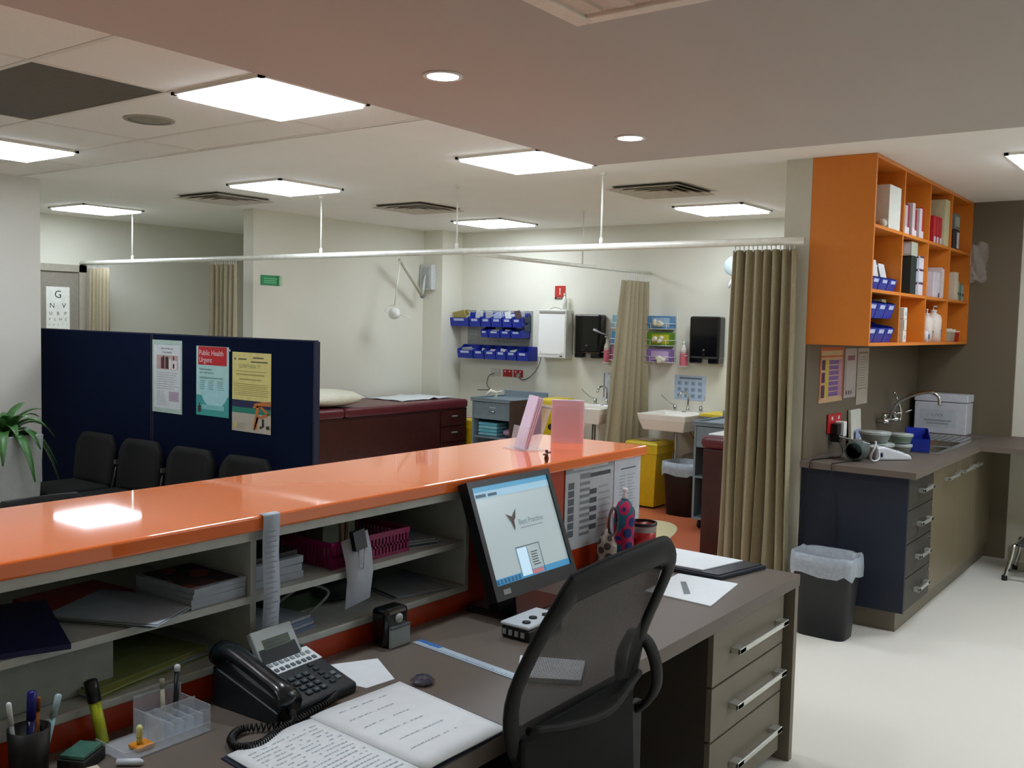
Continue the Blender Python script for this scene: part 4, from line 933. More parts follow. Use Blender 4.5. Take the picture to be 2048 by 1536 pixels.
# X-ray viewer / white cabinet
t = thing('wall_cabinet', 'white boxy light viewer mounted on the wall left of the black dispenser', 'wall cabinet', (XW-.06, 5.52, 1.29))
obj('box', B(XW-.13, XW-.001, 5.36, 5.70, 1.29, 1.775), M('DADCD6', .4), t, bevel=.006)
obj('front_panel', B(XW-.134, XW-.13, 5.372, 5.688, 1.33, 1.735), M('F0F1EC', .3, noise=0), t)
obj('top_clip', B(XW-.142, XW-.13, 5.375, 5.685, 1.742, 1.768), ALU, t, bevel=.002)
for y in (5.40, 5.66): obj('screw', MB().lathe([(.004, 0), (.004, -.004)], (XW-.134, y, 1.345), 8, 'x'), GREY, t)
obj('switch', B(XW-.135, XW-.13, 5.40, 5.425, 1.305, 1.315), BLACK, t)
t = thing('white_bottle', 'slim white bottle standing on the wall viewer', 'bottle', (XW-.06, 5.43, 1.776))
obj('bottle', MB().lathe([(.024, 0), (.024, .11), (.012, .13), (.012, .14)], (XW-.06, 5.43, 1.776), 16), M('E2E6DC', .4), t, True)
obj('lid', MB().lathe([(.014, .14), (.014, .165)], (XW-.06, 5.43, 1.776), 14), M('CFD8C4', .4), t, True)
tag(obj('wire', MB().tube(bezier([(XW-.05, 5.62, 1.778), (XW-.05, 5.56, 1.80), (XW-.06, 5.5, 1.79), (XW-.06, 5.46, 1.778)], 12), .003, 5), M('6A645A', .5), None, True), 'thin cable arched over the top of the wall viewer', 'cable')
t = thing('number_sign', 'small red sign with a white numeral 1 above the wall viewer', 'sign', (XW-.004, 5.525, 1.9))
obj('plate', B(XW-.006, XW-.001, 5.465, 5.59, 1.89, 2.02), M('B3382A', .4), t)
obj('lower_band', B(XW-.007, XW-.001, 5.465, 5.59, 1.885, 1.905), M('3A2622', .4), t)
txt([('1', .0625, .04, .07, 'CENTER')], (XW-.006, 5.59, 1.89), *NX, M('F0E8E4', .5), t, off=.002)
rects([(.025, .003, .1, .009)], (XW-.007, 5.59, 1.89), *NX, M('B8A8A0', .5), t)
# sockets
def socket(label, y, mat, led=True, z=1.10, x=XW, plugged=False):
    t = thing('power_socket', label, 'socket', (x-.005, y, z)); obj('plate', B(x-.010, x-.001, y-.06, y+.06, z-.038, z+.038), mat, t, bevel=.003)
    for s in (-1, 1): obj('switch', B(x-.013, x-.010, y+s*.03-.008, y+s*.03+.008, z+.012, z+.026), WHITE, t)
    obj('outlet', MB().lathe([(.018, 0), (.018, -.004)], (x-.010, y-.01, z-.012), 14, 'x'), M('8A1416', .4) if mat is RED else M('C8C8BC', .4), t)
    return t
socket('white power socket under the left of the bin board', 6.33, M('C9CABC', .4))
socket('red power socket, left of the pair under the bin board', 6.17, RED)
socket('red power socket with a grey plug, right of the pair under the bin board', 6.03, RED)
tag(obj('plug', MB().lathe([(.024, -.001), (.022, -.03)], (XW-.015, 6.01, 1.085), 14, 'x'), M('9A9690', .4), None, True), 'round grey plug in the right red socket', 'plug')
tag(obj('cable', MB().tube(bezier([(XW-.03, 6.01, 1.07), (XW-.03, 5.95, 1.04), (XW-.03, 5.84, 1.09), (XW-.03, 5.75, 1.2), (XW-.03, 5.72, 1.32)], 20), .004, 5), BLACK, None, True), 'black cable curving from the red socket up to the wall viewer', 'cable')
tag(obj('cable', MB().tube(bezier([(XW-.016, 6.34, 1.09), (XW-.03, 6.40, 1.06), (XW-.04, 6.42, .97), (XW-.05, 6.38, .915), (XW-.1, 6.5, .906)], 20), .004, 5), BLACK, None, True), 'black cable hanging from the white socket to the grey trolley', 'cable')
tag(obj('cable', MB().tube(bezier([(XW-.06, 5.34, 1.74), (XW-.05, 5.33, 1.6), (XW-.05, 5.335, 1.45), (XW-.05, 5.325, 1.33)], 14), .004, 5), M('4A4A46', .5), None, True), 'black cable hanging down the right side of the wall viewer', 'cable')

# towel dispensers
def towel(label, y):
    t = thing('towel_dispenser', label, 'paper towel dispenser', (XW-.06, y, 1.3), 0, 'black paper towel dispensers'); a = .15; z0, z1 = 1.305, 1.735
    mb = MB(); mb.box(XW-.13, XW-.001, y-a, y+a, z0+.045, z1)
    obj('cover', mb, BLACKG, t, bevel=.022, seg=4)
    obj('jaw', B(XW-.125, XW-.005, y-a+.004, y-.04, z0, z0+.06), BLACKG, t, bevel=.012)
    obj('jaw', B(XW-.125, XW-.005, y+.04, y+a-.004, z0, z0+.06), BLACKG, t, bevel=.012)
    obj('towel', B(XW-.08, XW-.078, y-.035, y+.035, z0+.005, z0+.05), M('9A9890', .8), t)
    obj('lock', MB().lathe([(.010, 0), (.009, -.003)], (XW-.13, y, z0+.125), 12, 'x'), M('8A8A88', .3, .8), t)
    obj('window', B(XW-.132, XW-.130, y-.012, y+.012, z0+.06, z0+.1), M('1A1A1A', .2), t)
towel('black paper towel dispenser on the wall above the left sink', 5.115)
towel('black paper towel dispenser on the wall above the right sink', 3.86)

# wire glove racks
def rack(label, y, contents):
    t = thing('glove_rack', label, 'wire rack', (XW-.06, y, 1.29), 0, 'white wire glove box racks'); a = .135
    for k in range(3):
        z0 = 1.30+k*.155; mb = MB(); xf = XW-.115
        for zz in (z0, z0+.05): mb.tube([(XW-.005, y-a, zz), (xf, y-a, zz), (xf, y+a, zz), (XW-.005, y+a, zz)], .003, 5)
        mb.tube([(xf, y-a*.6, z0), (xf, y-a*.6, z0+.05)], .003, 5).tube([(xf, y+a*.6, z0), (xf, y+a*.6, z0+.05)], .003, 5)
        for q in (-1, -.5, 0, .5, 1): mb.tube([(XW-.005, y+a*q, z0), (xf, y+a*q, z0)], .0025, 4)
        obj('basket', mb, M('E6E8E2', .4), t, True)
    for s in (-1, 1): obj('upright', MB().tube([(XW-.006, y+s*a, 1.29), (XW-.006, y+s*a, 1.76)], .0035, 5), M('E6E8E2', .4), t, True)
    for k, (lab, c1, c2, glove) in enumerate(contents):
        z0 = 1.304+k*.155; g = thing('glove_box', lab, 'glove box', (XW-.06, y, z0))
        obj('carton', B(XW-.108, XW-.012, y-.122, y+.122, z0, z0+.118), M(c1, .5), g, bevel=.002)
        obj('front_print', B(XW-.1088, XW-.108, y-.11, y+.07, z0+.015, z0+.10), M(c2, .5), g)
        if glove:
            mb = MB()
            for q in range(6): mb.ell((XW-.115-random.random()*.01, y+random.uniform(-.06, .05)+.0, z0+.05+random.uniform(-.02, .02)-(.03 if k == 0 else 0)), .012, .028, .020, 8, 5, Matrix.Rotation(random.uniform(-.8, .8), 4, 'X'))
            obj('glove', mb, M('DCD8C4', .6), g, True)
rack('white wire rack of glove boxes right of the middle curtain', 4.335, [('purple and white glove box in the bottom of the right rack', '8A6AA8', 'C0A8CC', True), ('green and yellow glove box in the middle of the right rack', '5C8A1E', 'B8B428', True), ('pale blue glove box in the top of the right rack', '5E8CB8', '9CB8D0', True)])
rack('white wire rack of glove boxes partly hidden left of the middle curtain', 4.72, [('pink glove box in the bottom of the left rack', 'A0507A', 'CFC4C8', False), ('blue and white glove box in the middle of the left rack', '4A86B4', 'D4D8D8', True), ('white glove box in the top of the left rack', '8AB0BC', 'D4D8C8', False)])
# soap bottles in holders
def soap(label, y, arm):
    t = thing('soap_bottle', label, 'soap bottle', (XW-.06, y, 1.28), 0, 'pink soap pump bottles'); c = (XW-.065, y, 1.275)
    obj('bottle', MB().lathe([(.034, 0), (.036, .01), (.034, .11), (.034, .115)], c, 16), M('CF6A7C', .3), t, True)
    obj('bottle_neck', MB().lathe([(.034, .115), (.030, .16), (.014, .19), (.012, .205)], c, 16), M('DCD4C8', .3), t, True)
    obj('pump', MB().lathe([(.016, .2), (.016, .22), (.006, .222), (.006, .25)], c, 12).tube([(c[0], y, 1.52), (c[0]-.03, y+.01, 1.52)], .007, 6), M('E0DED4', .4), t, True)
    hb = obj('holder', MB().lathe([(.040, 0), (.040, .006)], (c[0], y, 1.268), 16).tube([(XW-.001, y-.04, 1.37), (c[0]-.036, y-.04, 1.37), (c[0]-.036, y+.04, 1.37), (XW-.001, y+.04, 1.37)], .003, 5), M('D8D8D0', .4), t, True)
    obj('holder_plate', B(XW-.005, XW-.001, y-.03, y+.03, 1.27, 1.5), M('D2D2C8', .4), t)
    if arm: obj('lever', MB().tube([(c[0], y, 1.535), (c[0]-.06, y+.05, 1.56), (c[0]-.09, y+.11, 1.59)], [.006, .008, .012], 8), M('B9B8B8', .3), t, True)
soap('pink soap bottle with a long lever beside the left towel dispenser', 4.915, True)
soap('pink and white soap bottle beside the right towel dispenser', 4.09, False)

# sinks
def sink(label, y0, y1):
    yc = (y0+y1)/2; t = thing('wash_basin', label, 'sink', (7.9, yc, .72), 0, 'white wall-hung wash basins'); x0, x1 = 7.56, XW-.002
    mb = MB(); zt, zb = .862, .715
    def rr(i, z): 
        return [(x0+i, y0+i, z), (x1-i*.3, y0+i, z), (x1-i*.3, y1-i, z), (x0+i, y1-i, z)]
    inn = [(x0+.03, y0+.03), (x1-.17, y0+.03), (x1-.17, y1-.03), (x0+.03, y1-.03)]
    mb.loft([rr(.04, zb), rr(.008, zt-.05), rr(0, zt), [(a, b, zt) for a, b in inn], [(a+(.04 if a < 7.8 else -.04), b+(.04 if b < yc else -.04), zb+.03) for a, b in inn]])
    obj('basin', mb, WHITEG, t, bevel=.010, seg=3)
    def tap(y, tall):
        if tall: obj('spout', MB().lathe([(.018, 0), (.015, .02), (.010, .05)], (8.08, y, zt), 12).tube(bezier([(8.08, y, zt+.04), (8.08, y, zt+.13), (8.05, y+.015, zt+.175), (7.99, y+.03, zt+.17), (7.965, y+.04, zt+.12)], 16), .010, 8), CHROME, t, True)
        else:
            s = 1 if y > yc else -1
            obj('tap', MB().lathe([(.020, 0), (.016, .02), (.018, .045), (.010, .055)], (8.08, y, zt), 12).tube(bezier([(8.08, y, zt+.05), (8.03, y+s*.03, zt+.07), (7.98, y+s*.07, zt+.12), (7.96, y+s*.085, zt+.15)], 10), .005, 6), CHROME, t, True)
    tap(yc, True); tap(yc+.13, False); tap(yc-.13, False)
    obj('waste_plug', MB().lathe([(.02, 0), (.016, .008)], (7.96, yc-.02, zt), 12), STEEL, t, True)
    obj('drain_pipe', MB().tube(bezier([(7.86, yc, zb), (7.86, yc, .55), (7.86, yc, .40), (7.90, yc, .34), (7.96, yc, .36), (8.0, yc, .44), (XW, yc, .45)], 30), .020, 10), CHROME, t, True)
    obj('valve', MB().tube(bezier([(XW, yc-.1, .60), (8.1, yc-.1, .60), (8.05, yc-.08, .63), (8.0, yc-.06, .70), (8.0, yc-.05, .716)], 14), .010, 8).lathe([(.022, -.02), (.022, .02)], (8.1, yc-.1, .60), 12, 'y').lathe([(.018, -.02), (.018, .02)], (8.1, yc-.17, .56), 12, 'x'), STEEL, t, True)
    obj('valve', MB().tube([(XW, yc-.17, .56), (8.08, yc-.17, .56), (8.06, yc-.12, .59)], .009, 8), STEEL, t, True)
sink('white wall-hung wash basin at the right, in front of the blue wall chart', 3.76, 4.24)
sink('white wall-hung wash basin left of the middle curtain', 4.62, 5.12)
t, o1 = poster('hand_hygiene_chart', 'white instruction sheet on the wall behind the left sink', 'wall chart', (XW, 4.99, .89), NX, .21, .29, M('D2D6D8', .5))
rects([(.01, .03, .02, .27)], o1, *NX, M('5A5E64', .6), t); rects([(.06, .262, .15, .27)], o1, *NX, M('7C8288', .6), t); rects([(.085, .215, .125, .25)], o1, *NX, M('3C4248', .6), t, 'emblem')
rects(lines(.05, .18, .02, .2, 10, .5, .1), o1, *NX, M('AAB2B8', .6), t)
t, o1 = poster('washing_chart', 'pale blue landscape hand-washing chart on the wall behind the right sink', 'wall chart', (XW, 4.205, .955), NX, .32, .23, M('B4C6DA', .5))
rects([(.05, .195, .28, .212)], o1, *NX, M('6A7C92', .6), t)
rects([(.03+c_*.07, .02+r_*.058, .075+c_*.07, .06+r_*.058) for c_ in range(4) for r_ in range(3)], o1, *NX, M('98AAC0', .6), t)
rects([(.04+c_*.07, .03+r_*.058, .06+c_*.07, .05+r_*.058) for c_ in range(4) for r_ in range(3)], o1, *NX, M('74869C', .6), t, off=.0015)
# second examination lamp peeping from behind the right curtain
lm = thing('examination_lamp', 'round lamp head peeping out left of the tall right curtain', 'lamp', (7.9, 3.4, 1.9))
hp_ = aX(1466, 532, 7.9)
obj('lamp_head', MB().lathe([(.02, .05), (.07, .035), (.085, 0), (.078, -.01)], tuple(hp_), 20, 'x'), M('B9C8C8', .3), lm, True)
obj('arm', MB().tube([hp_+Vector((.03, 0, 0)), hp_+Vector((.1, -.05, .12)), Vector((XW, hp_.y-.1, hp_.z+.12))], .015, 8), M('D8D8CC', .4), lm, True)
obj('handle', MB().tube([hp_+Vector((0, -.01, -.09)), hp_+Vector((-.02, .03, -.19))], [.007, .014], 8), WHITE, lm, True)

# trolleys
def trolley(label, x0, x1, y0, y1, towels, drk=False):
    t = thing('trolley', label, 'trolley', ((x0+x1)/2, (y0+y1)/2, 0), 0, 'grey-blue treatment trolleys')
    obj('top_tray', MB().box(x0-.015, x1, y0-.015, y1+.015, .845, .865).box(x0-.015, x0, y0-.015, y1+.015, .865, .882).box(x0, x1, y0-.015, y0, .865, .882).box(x0, x1, y1, y1+.015, .865, .882).box(x1, x1+.015, y0-.015, y1+.015, .845, .93), TROL, t, bevel=.004)
    dr = obj('drawer', B(x0, x0+.02, y0+.02, y1-.02, .67, .84), TROL, t, bevel=.003)
    obj('handle', MB().tube([(x0, (y0+y1)/2-.03, .75), (x0-.02, (y0+y1)/2-.03, .75), (x0-.02, (y0+y1)/2+.03, .75), (x0, (y0+y1)/2+.03, .75)], .005, 6), CHROME, dr, True)
    obj('label_card', B(x0-.002, x0, (y0+y1)/2-.04, (y0+y1)/2+.04, .785, .798), M('B9C0C4', .5), dr)
    for y in (y0, y1-.018): obj('side_panel', B(x0, x1, y, y+.018, .08, .845), TROL, t)
    obj('rear_panel', B(x1-.01, x1, y0+.018, y1-.018, .08, .845), TROLD, t)
    obj('drawer_box', B(x0+.02, x1-.02, y0+.02, y1-.02, .67, .84), TROLD, t)
    obj('shelf', B(x0, x1-.01, y0+.018, y1-.018, .08, .10), TROL, t); obj('shelf', B(x0, x1-.01, y0+.018, y1-.018, .42, .435), TROL, t) if not drk else None
    for y in (y0+.05, y1-.05):
        for x in (x0+.05, x1-.05): obj('caster', MB().lathe([(.03, -.012), (.036, 0), (.03, .012)], (x, y, .0375), 14, 'y').tube([(x, y, .05), (x, y, .08)], .01, 6), BLACK, t, True)
    return t
trolley('grey-blue trolley with drawer and aqua towels under the bin board', 7.55, 8.10, 5.60, 6.12, 4, drk=True)
trolley('grey-blue trolley beside the right curtain with folded aqua linen', 7.14, 7.70, 2.95, 3.47, 5)
tag(obj('brown_panel', B(7.45, 8.0, 5.565, 5.58, .30, .88), TROLD, None, bevel=.004), 'dark brown board standing against the side of the left trolley', 'board')
def linen(label, x, y, z, n, sx=.22, sy=.24, col='6FBFD0', grp='folded aqua towels'):
    for i in range(n):
        t = obj('folded_towel', MB().box(x, x+sx, y-sy/2+random.uniform(-.006, .006), y+sy/2, z+i*.035, z+i*.035+.033), M(col if i % 2 else '8CCBD6', .9, bump=.2), None, bevel=.014, seg=3)
        tag(t, '%s, %s from the bottom' % (label, ordn[i]), 'towel', grp)
linen('aqua folded towel in the left trolley', 7.60, 5.94, .4352-.0352+.1-.0998+.001, 1) if False else None
for o_z, n_ in ((.1005, 0),): pass
# left trolley lower compartment is raised by a shelf at .50 so the towels show over the counter
sh = obj('towel_shelf', B(7.56, 8.08, 5.62, 6.10, .48, .495), TROL, None); tag(sh, 'grey inner shelf in the left trolley', 'shelf')
linen('aqua folded towel in the left trolley', 7.60, 5.965, .4955, 4, .25, .24)
tag(obj('pink_cloth', MB().ell((7.72, 5.74, .5375), .1, .09, .041), M('C89AB4', .8, bump=.3), None, True), 'crumpled pink cloth beside the aqua towels in the left trolley', 'cloth')
linen('aqua folded linen in the right trolley', 7.17, 3.27, .1005, 7, .25, .26, grp='folded aqua linen in the right trolley')
tag(obj('white_packet', B(7.2, 7.4, 3.1, 3.3, .4355, .52), M('C4C0BC', .6), None, bevel=.006), 'white packet on the middle shelf of the right trolley', 'packet')
tag(obj('yellow_folder', B(7.74, 8.1, 3.2, 3.72, .86, .885), YEL2, None, bevel=.003) , 'yellow folder edge behind the right trolley', 'folder')
fs = thing('folder_stand', 'thin grey wall shelf holding the yellow folder', 'shelf', (7.9, 3.45, .84)); obj('shelf', B(7.73, XW-.001, 3.2, 3.72, .84, .8595), GREY, fs)
gl_ = MB().tube([(7.68, 5.93, .868), (7.69, 5.92, .93), (7.66, 5.97, .945), (7.63, 6.01, .90)], [.012, .016, .02, .012], 8).tube([(7.69, 5.92, .93), (7.70, 5.86, .95)], [.012, .006], 6)
tag(obj('rubber_glove', gl_, M('E4E0CC', .6), None, True), 'cream rubber glove standing crumpled on the left trolley top', 'glove')

# bins
def swing_bin(label, x, y, top, w_=.19, dd=.17):
    t = thing('clinical_bin', label, 'waste bin', (x, y, 0))
    R = [[(x+sx*dd*k, y+sy*w_*k, z) for sx, sy in ((-1,-1),(1,-1),(1,1),(-1,1))] for k, z in ((.78, .02), (.98, top-.1), (1.03, top-.1), (1.03, top-.03))]
    obj('body', MB().loft(R), YEL, t, bevel=.03, seg=3)
    obj('lid', MB().loft([[(x+sx*dd*k, y+sy*w_*k, z) for sx, sy in ((-1,-1),(1,-1),(1,1),(-1,1))] for k, z in ((1.06, top-.03), (1.0, top), (.6, top+.012))]), YEL2, t, bevel=.012)
    obj('base', B(x-dd*.7, x+dd*.7, y-w_*.7, y+w_*.7, 0, .02), BLACK, t)
    return t
swing_bin('yellow clinical waste bin below and left of the right sink', 7.76, 4.21, .60, .16, .16)
tag(obj('leaflet', MB().prism([(7.62, 4.12, .614), (7.75, 4.10, .614), (7.80, 4.28, .614), (7.66, 4.31, .614)], (0, 0, 0), (0, 0, .004)), M('B9ACA4', .6)), 'pale leaflet lying on the lid of the yellow bin', 'leaflet')
swing_bin('yellow clinical waste bin between the exam bed and left trolley', 7.9, 6.42, .62, .13, .12)
tag(obj('pink_sheet', MB().box(7.82, 7.98, 6.33, 6.5, .633, .637), M('C8A8A8', .6)), 'pale pink sheet on the bin beside the exam bed', 'paper')
yb = thing('sharps_container', 'tall yellow sharps container behind the pink leaflets', 'sharps container', (7.95, 5.36, 0))
obj('body', B(7.84, 8.1, 5.26, 5.48, .5, .80), YEL, yb, bevel=.02); obj('lid', B(7.83, 8.11, 5.25, 5.49, .805, .90), YEL2, yb, bevel=.03, seg=3)
obj('collar', B(7.845, 8.095, 5.265, 5.475, .80, .805), BLACK, yb); obj('mark', MB().lathe([(.03, 0), (.03, -.002)], (7.8395, 5.36, .62), 16, 'x'), M('2A2A1E', .5), yb)
obj('stand', B(7.86, 8.08, 5.28, 5.46, 0, .5), M('5C5C5A', .5), yb)
def lined_bin(label, lab2, cx, cy, top, a0, a1, sx, sy, rz, body):
    t = thing('waste_bin', label, 'waste bin', (cx, cy, 0))
    T = Matrix.Translation((cx, cy, 0)) @ Matrix.Rotation(rz, 4, 'Z')
    def ring(k, z, n=24):
        out = []
        for i in range(n):
            a = 2*PI*i/n; ca, sa = math.cos(a), math.sin(a); out.append(T @ Vector((sx*k*math.copysign(abs(ca)**.45, ca), sy*k*math.copysign(abs(sa)**.45, sa), z)))
        return out
    obj('bin_body', MB().loft([ring(.78, 0), ring(.98, top-.02), ring(1.0, top), ring(.95, top), ring(.75, .01)]), body, t, True)
    l = thing('bin_liner', lab2, 'bin liner', (cx, cy, top))
    def rw(k, z, w_): return [p+Vector((0, 0, w_*math.sin(i*1.9)+w_*.6*math.sin(i*3.3+1))) for i, p in enumerate(ring(k, z))]
    obj('film', MB().loft([rw(1.05, top-.10, .014), rw(1.06, top-.05, .004), rw(1.03, top+.008, .004), rw(.93, top+.004, .002), rw(.85, top-.1, .008), rw(.7, top-.25, .01)], cap=False), FILM, l, True)
FILM = M('C2CDD6', .25, noise=.1, alpha=.62, scale=40)
lined_bin('black waste bin under the right sink', 'clear plastic liner folded over the black bin under the right sink', 7.63, 3.78, .46, 0, 0, .16, .17, 0, M('0D0B0B', .5))
lined_bin('black waste bin beside the kitchenette cabinet', 'clear plastic liner folded over the kitchenette bin', 5.16, 1.70, .44, 0, 0, .12, .17, 0, M('15171A', .45))
exam_bed('brown leather bed end beside the right curtain', 6.05, 7.05, 2.15, 2.90, .90, drawers=False)
tag(obj('white_cloth', MB().box(6.1, 6.5, 2.5, 2.86, .9005, .915), WHITE, None, bevel=.006), 'white cloth corner on the brown bed behind the curtain', 'cloth')

# ================================================================== KITCHENETTE
kb = thing('kitchenette_unit', 'kitchenette base unit with navy end panel, drawers and taupe doors', 'base cabinet', (6.4, 1.65, 0))
KX0, KX1 = 5.40, XE-.002; KF = 1.36
obj('end_panel', B(KX0, KX0+.02, KF, KY-.002, .12, .862), NAVY, kb)
obj('carcass', B(KX0+.02, 7.16, KF+.022, KY-.014, .12, .72), M('3A352C', .6), kb)
obj('plinth', B(KX0+.05, XE-.002, KF+.05, KY-.014, 0, .12), TAUPE_F, kb)
KD = stripes('4D4738', '554E3E', 40, 'Z', .5); DRK = M('37342D', .5)
for k in range(4):
    z1 = .86-k*.185; dr = obj('drawer', B(KX0+.022, 5.94, KF, KF+.02, z1-.18, z1), DRK, kb, bevel=.0015)
    h = MB().box(5.60, 5.84, KF-.034, KF-.024, z1-.10, z1-.082)
    for xx in (5.60, 5.80): h.box(xx, xx+.04, KF-.034, KF, z1-.102, z1-.080)
    obj('handle', h, ALU, dr, bevel=.002)
    obj('lock', MB().lathe([(.010, 0), (.010, -.008)], (5.90, KF, z1-.03), 12, 'y'), STEEL, dr)
DF = stripes('6A5F4A', '726650', 45, 'Z', .4)
for x0, x1, hx in ((5.944, 6.52, 6.20), (6.524, 6.96, 6.62), (6.964, 7.16, 6.985)):
    dr = obj('door', B(x0, x1, KF, KF+.02, .125, .862), DF, kb, bevel=.0015)
    w_ = min(.3, x1-hx-.02); h = MB().box(hx, hx+w_, KF-.034, KF-.024, .755, .772)
    for xx in (hx, hx+w_-.03): h.box(xx, xx+.03, KF-.034, KF, .753, .774)
    obj('handle', h, ALU, dr, bevel=.002)
obj('corner_panel', B(7.162, XE-.002, KF+.02, KF+.04, .12, .862), DF, kb)
# worktop with sink cutouts
wt = thing('kitchenette_worktop', 'taupe kitchenette worktop with two inset steel bowls, turning the corner', 'worktop', (6.6, 1.6, .865))
WX0 = 5.34; WY0 = 1.31
s1 = (6.32, 6.64, 1.44, 1.82); s2 = (6.70, 7.02, 1.44, 1.82)
wb = MB()
wb.box(WX0, 6.30, WY0, KY-.013, .865, .9).box(6.30, 7.04, WY0, 1.42, .865, .9).box(6.30, 7.04, 1.84, KY-.013, .865, .9).box(7.04, XE-.002, WY0, KY-.013, .865, .9).box(6.96, XE+.028, -2.4, 1.268, .865, .9).box(6.96, XE-.002, 1.268, WY0, .865, .9)
obj('slab', wb, TAUPE, wt)
sk = thing('sink', 'stainless double-bowl kitchen sink in the worktop', 'sink', (6.67, 1.63, .9))
dm = MB()
dm.box(6.24, 6.32, 1.40, 1.86, .9003, .905).box(7.02, 7.45, 1.40, 1.86, .9003, .905).box(6.32, 7.02, 1.40, 1.44, .9003, .905).box(6.32, 7.02, 1.82, 1.86, .9003, .905).box(6.64, 6.70, 1.44, 1.82, .9003, .905)
obj('rim', dm, STEEL, sk, bevel=.002)
for x0, x1, y0, y1 in (s1, s2):
    mb = MB(); mb.loft([[(x0+i, y0+i, z), (x1-i, y0+i, z), (x1-i, y1-i, z), (x0+i, y1-i, z)] for i, z in ((0, .904), (.006, .88), (.03, .75), (.12, .745))], cap=False); mb.add([(x0+.12, y0+.12, .745), (x1-.12, y0+.12, .745), (x1-.12, y1-.12, .745), (x0+.12, y1-.12, .745)], [(0, 1, 2, 3)])
    obj('bowl', mb, STEEL, sk, True)
for k in range(9): obj('drainer_rib', B(7.08, 7.42, 1.44+k*.045, 1.452+k*.045, .905, .908), STEEL, sk, bevel=.001)
tp_ = thing('wall_tap', 'chrome wall-mounted sink tap with long swivel spout', 'tap', (7.05, KY-.02, 1.05))
tb = KY-.012
obj('body', MB().tube([(6.78, tb-.05, 1.03), (7.02, tb-.05, 1.03)], .014, 10), CHROME, tp_, True)
for x in (6.78, 7.02):
    v_ = obj('valve', MB().tube([(x, tb, 1.03), (x, tb-.08, 1.03)], .017, 10).lathe([(.018, .0), (.020, .03), (.012, .045)], (x, tb-.05, 1.04), 12), CHROME, tp_, True)
    obj('lever', MB().tube([(x, tb-.06, 1.08), (x+.01, tb-.12, 1.085), (x+.02, tb-.16, 1.10)], .006, 6), CHROME, v_, True)
obj('spout', MB().tube(bezier([(6.90, tb-.05, 1.03), (6.90, tb-.07, 1.10), (6.91, tb-.12, 1.17), (6.93, tb-.22, 1.22), (6.945, tb-.30, 1.235), (6.95, tb-.35, 1.21), (6.95, tb-.36, 1.15)], 26), .011, 10), CHROME, tp_, True)
tag(obj('hose', MB().tube(bezier([(7.02, tb-.09, 1.02), (7.06, tb-.08, 1.09), (7.02, tb-.06, 1.19), (6.95, tb-.06, 1.22)], 16), .008, 8), CHROME, None, True), 'curved chrome pipe beside the kitchen tap', 'pipe')
# white foam box
fb = thing('foam_box', 'white foam cool box with a printed label at the corner of the worktop', 'cool box', (7.6, 1.7, .9))
fx = 7.56
obj('box', B(fx, fx+.2, 1.53, 1.89, .9005, 1.13), M('C6C8CE', .7, bump=.1), fb, bevel=.006)
obj('lid', B(fx-.004, fx+.204, 1.526, 1.894, 1.134, 1.19), M('CACCD2', .7, bump=.1), fb, bevel=.006)
l = obj('label_card', B(fx-.002, fx, 1.60, 1.85, .95, 1.08), M('BCC2C6', .5), fb)
txt([('COOL', .125, .075, .022, 'CENTER')], (fx-.002, 1.85, .95), *NX, M('6E767C', .5), l)
rects([(.03, .04, .22, .052), (.05, .02, .2, .03)], (fx-.002, 1.85, .95), *NX, M('8E969C', .5), l)
# items on the worktop
sc_ = socket('red double power socket above the worktop', 0, RED) if False else None
t = thing('power_socket', 'red power socket on the kitchenette splashback', 'socket', (5.88, KY-.02, 1.08)); z = 1.075; yy = KY-.012
obj('plate', B(5.76, 6.0, yy-.012, yy-.001, 1.02, 1.135), RED, t, bevel=.003)
for x in (5.82, 5.94): obj('switch', B(x-.01, x+.01, yy-.016, yy-.012, 1.10, 1.12), WHITE, t)
t = thing('plug_adapter', 'black plug and white adapter in the red kitchenette socket', 'plug', (5.86, KY-.04, 1.05))
obj('plug', B(5.80, 5.87, yy-.055, yy-.0125, 1.015, 1.08), BLACK, t, bevel=.006); obj('adapter', B(5.875, 5.93, yy-.07, yy-.0125, 1.0, 1.09), WHITE, t, bevel=.005); obj('plug', B(5.80, 5.86, yy-.07, yy-.0125, .97, 1.013), BLACK, t, bevel=.006)
tag(obj('cable', MB().tube(bezier([(5.83, yy-.05, .99), (5.80, yy-.09, .93), (5.65, yy-.12, .906), (5.45, 1.88, .905), (5.335, 1.875, .90), (5.33, 1.88, .80), (5.325, 1.90, .65), (5.365, 1.93, .50), (5.375, 1.93, .40)], 40), .0035, 5), BLACK, None, True), 'black cable trailing off the worktop end and down the wall', 'cable')
tag(obj('cable', MB().tube(bezier([(5.55, 1.70, .905), (5.48, 1.72, .904), (5.37, 1.75, .903), (5.333, 1.755, .90), (5.336, 1.75, .84), (5.392, 1.745, .70), (5.39, 1.735, .55), (5.39, 1.74, .45)], 40), .003, 5), BLACK, None, True), 'black cable hanging down the navy end panel', 'cable')
wbx = thing('glove_carton', 'white carton standing against the splashback by the sockets', 'carton', (6.22, 1.88, .9))
obj('carton', MB().prism([(6.14, 1.90, .9005), (6.14, 1.92, .9005), (6.14, 1.934, 1.14), (6.14, 1.914, 1.14)], (0, 0, 0), (.2, 0, 0)), M('D2D2C4', .6), wbx, bevel=.003)
rects([(.04, .06, .15, .12)], (6.14, 1.9, .9), *NY, M('A4B0D8', .6), wbx, off=.01)
bp_ = thing('blood_pressure_monitor', 'white blood pressure monitor with a blue button lying at the worktop end', 'medical device', (5.75, 1.60, .9))
T = Matrix.Translation((5.80, 1.58, .9005)) @ Matrix.Rotation(-.75, 4, 'Z')
